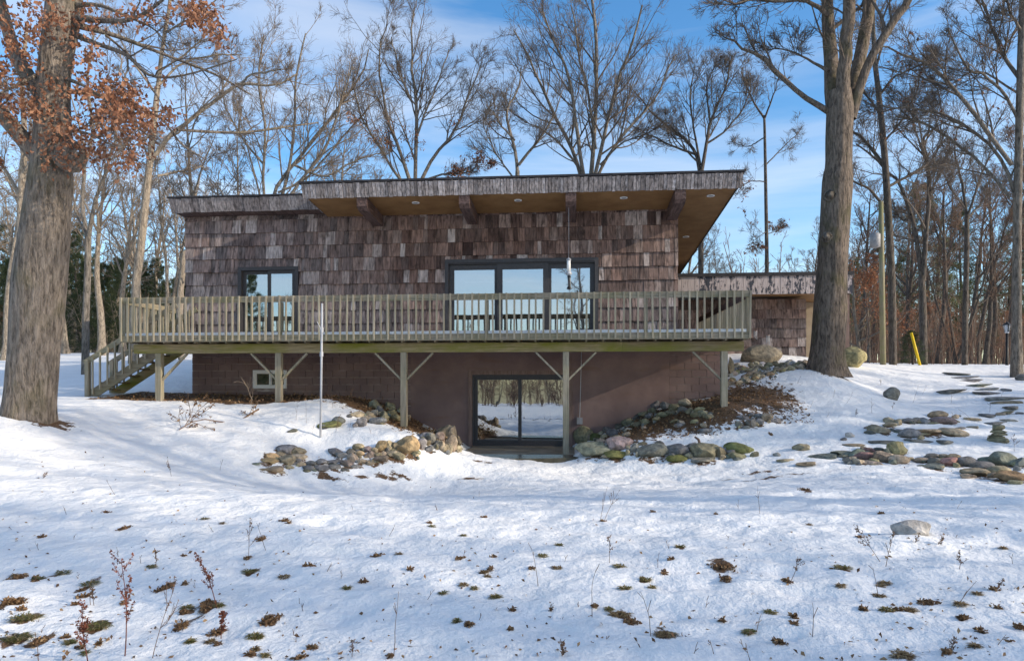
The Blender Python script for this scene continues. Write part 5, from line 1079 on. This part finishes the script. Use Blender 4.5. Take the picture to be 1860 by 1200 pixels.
WEEDS = [(226,1196,190,.08,'dock'),(160,1198,108,-.1,'dock'),(396,1110,120,-.2,'dock'),(402,1150,60,.05,'dock'),(452,1015,78,-.07,'branch'),(485,1000,62,-.3,'thin'),(715,1196,125,.12,'thin'),(275,1196,160,.35,'branch'),(795,930,20,0,'thin'),(705,975,26,.2,'thin'),(312,865,42,-.1,'branch'),(400,855,26,0,'thin'),(212,897,36,-.5,'thin'),(282,1030,36,.05,'branch'),(165,1100,50,0,'thin'),(170,1100,36,.2,'branch'),
 (1090,949,72,.05,'thin'),(1096,945,62,.5,'branch'),(1380,937,56,-.05,'thin'),(1107,1025,54,0,'branch'),(1075,1125,100,.06,'thin'),(1475,1160,80,0,'thin'),(1597,1075,62,-.05,'thin'),(1607,1030,72,.25,'branch'),(1605,1022,70,-.7,'branch'),(1742,1037,46,0,'branch'),(1735,1100,58,.5,'thin'),(1370,1147,46,.3,'thin'),(1182,1152,92,0,'thin'),(977,1065,80,-.02,'thin'),(1805,1075,28,.3,'branch'),(1430,1060,50,.5,'branch'),(1300,1197,36,-.5,'thin'),(1367,1197,40,-.1,'thin'),(1805,1175,36,.4,'thin'),(1720,1180,30,.4,'branch'),(1195,1030,30,0,'thin'),(1280,1100,24,.3,'thin'),
 (448,700,12,.2,'thin'),(1448,697,16,.3,'thin'),(1514,721,18,.2,'thin'),(1536,732,22,.6,'thin'),(1584,751,32,.15,'thin'),(1438,751,18,1.0,'thin'),(1552,756,16,.4,'branch'),(1657,731,36,.4,'thin'),(1727,732,28,.1,'thin'),(1798,749,30,0,'thin'),(1842,822,36,.2,'branch'),(1500,760,14,.5,'thin'),(1470,740,16,.5,'thin'),(1620,742,14,.2,'branch'),(1600,700,14,0,'branch'),(1675,716,20,.3,'thin'),
 (538,763,42,0,'thin'),(557,768,60,-.05,'thin'),(609,784,34,.1,'branch'),(634,782,22,.3,'thin'),(675,788,18,-.3,'thin'),(568,787,24,0,'thin'),(1362,825,24,-.05,'thin'),(1365,785,30,0,'branch'),(640,735,34,-.1,'branch'),(605,740,46,-.1,'branch'),(690,745,26,.3,'branch'),(75,868,14,.5,'branch'),(70,1200,70,0,'thin'),(640,1196,36,-.1,'branch'),(1545,855,10,0,'thin'),(840,1010,20,.2,'thin'),(620,1050,26,0,'thin'),(590,1042,26,.4,'thin'),(870,900,14,0,'thin'),(640,925,12,0,'thin'),(1000,1110,16,0,'branch'),(1020,1190,34,.1,'branch'),(1255,1195,26,.4,'thin'),(1660,985,20,.4,'branch'),(1700,990,20,.6,'branch')]
WL = {'dock': ('tall rust brown dock stalk with seed spikes in the snow', 'dock stalks in the lawn'), 'branch': ('dry branching weed with tiny seed heads standing in the snow', 'branching dry weeds in the snow'), 'thin': ('thin dry weed stem standing in the snow', 'thin dry weed stems in the snow')}
for i, (px, py, hp_, ln, kd) in enumerate(WEEDS):
    g = ground(px, py); k = depth(g) / FPX; o = link('dried_weed', weed_mesh(hp_ * k, ln, kd, 1000 + i), M['dock'] if kd == 'dock' else M['dry_weed'], None, (g.x, g.y, HS(g.x, g.y) - .01)); tag(o, WL[kd][0], 'weed', WL[kd][1])
for i in range(46):                                 # more thin stems between the ones above
    px = rg.uniform(20, 1840); py = rg.choice([rg.uniform(900, 1190), rg.uniform(690, 800) if px > 1420 else rg.uniform(960, 1190)]); g = ground(px, py); k = depth(g) / FPX
    o = link('dried_weed', weed_mesh(rg.uniform(8, 26) * k, rg.normal(0, .4), 'thin', 3000 + i), M['dry_weed'], None, (g.x, g.y, HS(g.x, g.y) - .01)); tag(o, WL['thin'][0], 'weed', WL['thin'][1])
# tufts of flattened grass and leaf clumps showing through
def tuft_mesh(r, n, seed, flat=.5):
    r_ = np.random.default_rng(seed); a = r_.uniform(0, 6.28, n); q = r_.uniform(0, 1, n) ** .6 * r; c = np.c_[q * np.cos(a), q * np.sin(a) * .8, r_.uniform(-.01, .015, n)]
    a2 = a + r_.normal(0, 1.0, n); d_ = np.c_[np.cos(a2), np.sin(a2), r_.uniform(.05, flat, n)]; d_ = nrm(d_); s = r_.uniform(.3, .8, n)[:, None] * max(r, .06); sd_ = np.c_[-np.sin(a2), np.cos(a2), np.zeros(n)] * .0045
    m1 = c + d_ * s * .55; tp = m1 + nrm(d_ * [1, 1, .1] - [0, 0, .25]) * s * .5
    V = np.stack([c - sd_, c + sd_, m1 + sd_ * .8, m1 - sd_ * .8, tp], 1).reshape(-1, 3); k = np.arange(n)[:, None] * 5
    return mesh_np('grass_tuft', V, [k + np.array([[0, 1, 2, 3]]), k + np.array([[3, 2, 4]])], False)
TL = {'g': ('clump of mixed green and straw grass showing through snow', 'grass_green', 'mixed grass clumps'), 'G': ('small fresh green grass tuft in the snow', 'grass_green', 'green grass tufts'), 't': ('tan tuft of flattened dead grass in the snow', 'grass_tan', 'tan grass tufts'), 'b': ('patch of brown dead leaves lying in a hollow of the snow', 'litter', 'brown leaf patches')}
for i, (px, py, wp, kd, g) in enumerate(TG):
    k = depth(g) / FPX; r_ = wp * k * .5; z = HS(g.x, g.y)
    if kd == 'b':
        nn = max(40, int(wp * 7)); q_ = np.sqrt(rg.uniform(0, 1, nn)); a_ = rg.uniform(0, 6.28, nn); q_ *= 1 + .35 * np.sin(2 * a_ + px) + .2 * np.sin(3 * a_ + py)
        c = np.c_[q_ * np.cos(a_) * r_ * .8, q_ * np.sin(a_) * r_ * 1.2, rg.uniform(-.004, .012, nn)]; me = leaf_mesh('leaf_patch', c, .019, rg, M['litter'], .0); o = link('leaf_patch', me, None, None, (g.x, g.y, z))
        tag(o, TL['b'][0], 'leaves', TL['b'][2])
    else:
        o = link('grass_tuft', tuft_mesh(r_, int(60 + wp * 4), 4000 + i, .9 if kd == 'G' else .5), M[TL[kd][1]], None, (g.x, g.y, z)); tag(o, TL[kd][0], 'grass', TL[kd][2])
# single leaves and bits scattered over the lawn: nobody could count them
n = 950; px = rg.uniform(0, 1860, n); py = 1200 - 380 * rg.uniform(0, 1, n) ** 1.35; cc = []; dn = fbm(px / 210, py / 60, 3, 44)
for a, b_, d_ in zip(px, py, dn):
    if d_ < -.02: continue
    g = ground(a, b_); cc.append((g.x, g.y, HS(g.x, g.y) + .006))
tag(link('scattered_leaves', leaf_mesh('scattered_leaves', np.array(cc), .024, rg, M['litter'], .0), None), 'tiny dead leaves and bits scattered over the snowy lawn', 'leaves', kind='stuff')
# leaf litter under the deck and on the banks
cc = []
def strew(n, x0, x1, y0, y1):
    for _ in range(n):
        x, y = rg.uniform(x0, x1), rg.uniform(y0, y1); z = HS(x, y)
        if z > .06: cc.append((x, y, z + .01))
strew(1700, -12.3, -4.6, -2.25, .08); strew(900, -5.4, -2.4, -3.0, -.1); strew(1300, .8, 3.4, -3.1, 0); strew(1300, 3.0, 5.6, -2.6, .6); strew(300, -4, -2.6, -4.2, -2.4)
tag(link('leaf_litter', leaf_mesh('leaf_litter', np.array(cc), .05, rg, M['litter'], .0), None), 'brown leaf litter lying under the deck and on the stone banks', 'leaf litter', kind='stuff')
cc = []; strew(700, -3.6, -2.5, -3.3, -1.2)
tag(link('leaf_litter', leaf_mesh('leaf_litter', np.array(cc), .05, rg, M['tan_litter'], .0), None), 'pale tan dry leaves heaped on the bank left of the basement door', 'leaf litter', kind='stuff')
# fallen branch with dry leaves in front of the deck
a, b_ = ground(325, 782), ground(470, 752); fbx = empty('fallen_branch', a); tag(fbx, 'fallen branch with curled brown leaves lying on the snow before the deck', 'branch')
pts = [(0, 0, .02)] + [((b_.x - a.x) * f, (b_.y - a.y) * f, HS(a.x + (b_.x - a.x) * f, a.y + (b_.y - a.y) * f) - a.z + .05 + .10 * math.sin(f * 7)) for f in (.15, .3, .45, .6, .75, .9, 1)]
P = np.array([pts]); Rd = np.linspace(.008, .02, 8)[None]; P1, R1 = sprout(P, Rd, 16, .0, 1, .8, .28, 6, .22, .03, .6, rg, .005, .8); P2, R2 = sprout(P1, R1, 4, .2, 1, .8, .5, 5, .25, .0, .7, rg, .004, .4)
P1[..., 2] = np.maximum(P1[..., 2], .01 + P[0, :, 2].min()); link('branch', mesh_np('branch', *join([tubes(P, Rd, 6), tubes(P1, R1, 4), tubes(P2, R2, 3)])), M['dry_weed'], fbx)
c = P2[:, 2:].reshape(-1, 3); tag(link('leaves', leaf_mesh('leaves', c[rg.integers(0, len(c), 160)], .045, rg, M['litter'], .6), None, fbx), kind='stuff')
bx = ground(455, 735); br2 = wander(np.array([[0, 0, 0.02]]), np.array([[.5, .1, .8]]), np.array([.75]), 7, .2, 0, rg); Q, QR = sprout(br2, np.full((1, 7), .012), 9, .2, 1, .7, .5, 6, .25, 0, .6, rg, .004, .5)
o = link('fallen_branch', mesh_np('fallen_branch', *join([tubes(br2, np.linspace(.014, .006, 7)[None], 5), tubes(Q, QR, 4)])), M['twig_pale'], None, (bx.x, bx.y, HS(bx.x, bx.y))); tag(o, 'bare pale stick standing up beside the small white window', 'branch')
st_ = ground(1272, 806); o = MB().tube([(st_.x, st_.y, st_.z - .03), (st_.x - .04, st_.y, st_.z + .1), (st_.x - .12, st_.y, st_.z + .16)], [.03, .028, .02], 8).build('driftwood', 'twig_brown', None, True); tag(o, 'short curved stick poking up over the mossy boulder row', 'stick')

a_ = GROUND.attributes.new('litter', 'FLOAT', 'POINT'); a_.data.foreach_set('value', lit.ravel().astype(np.float32))
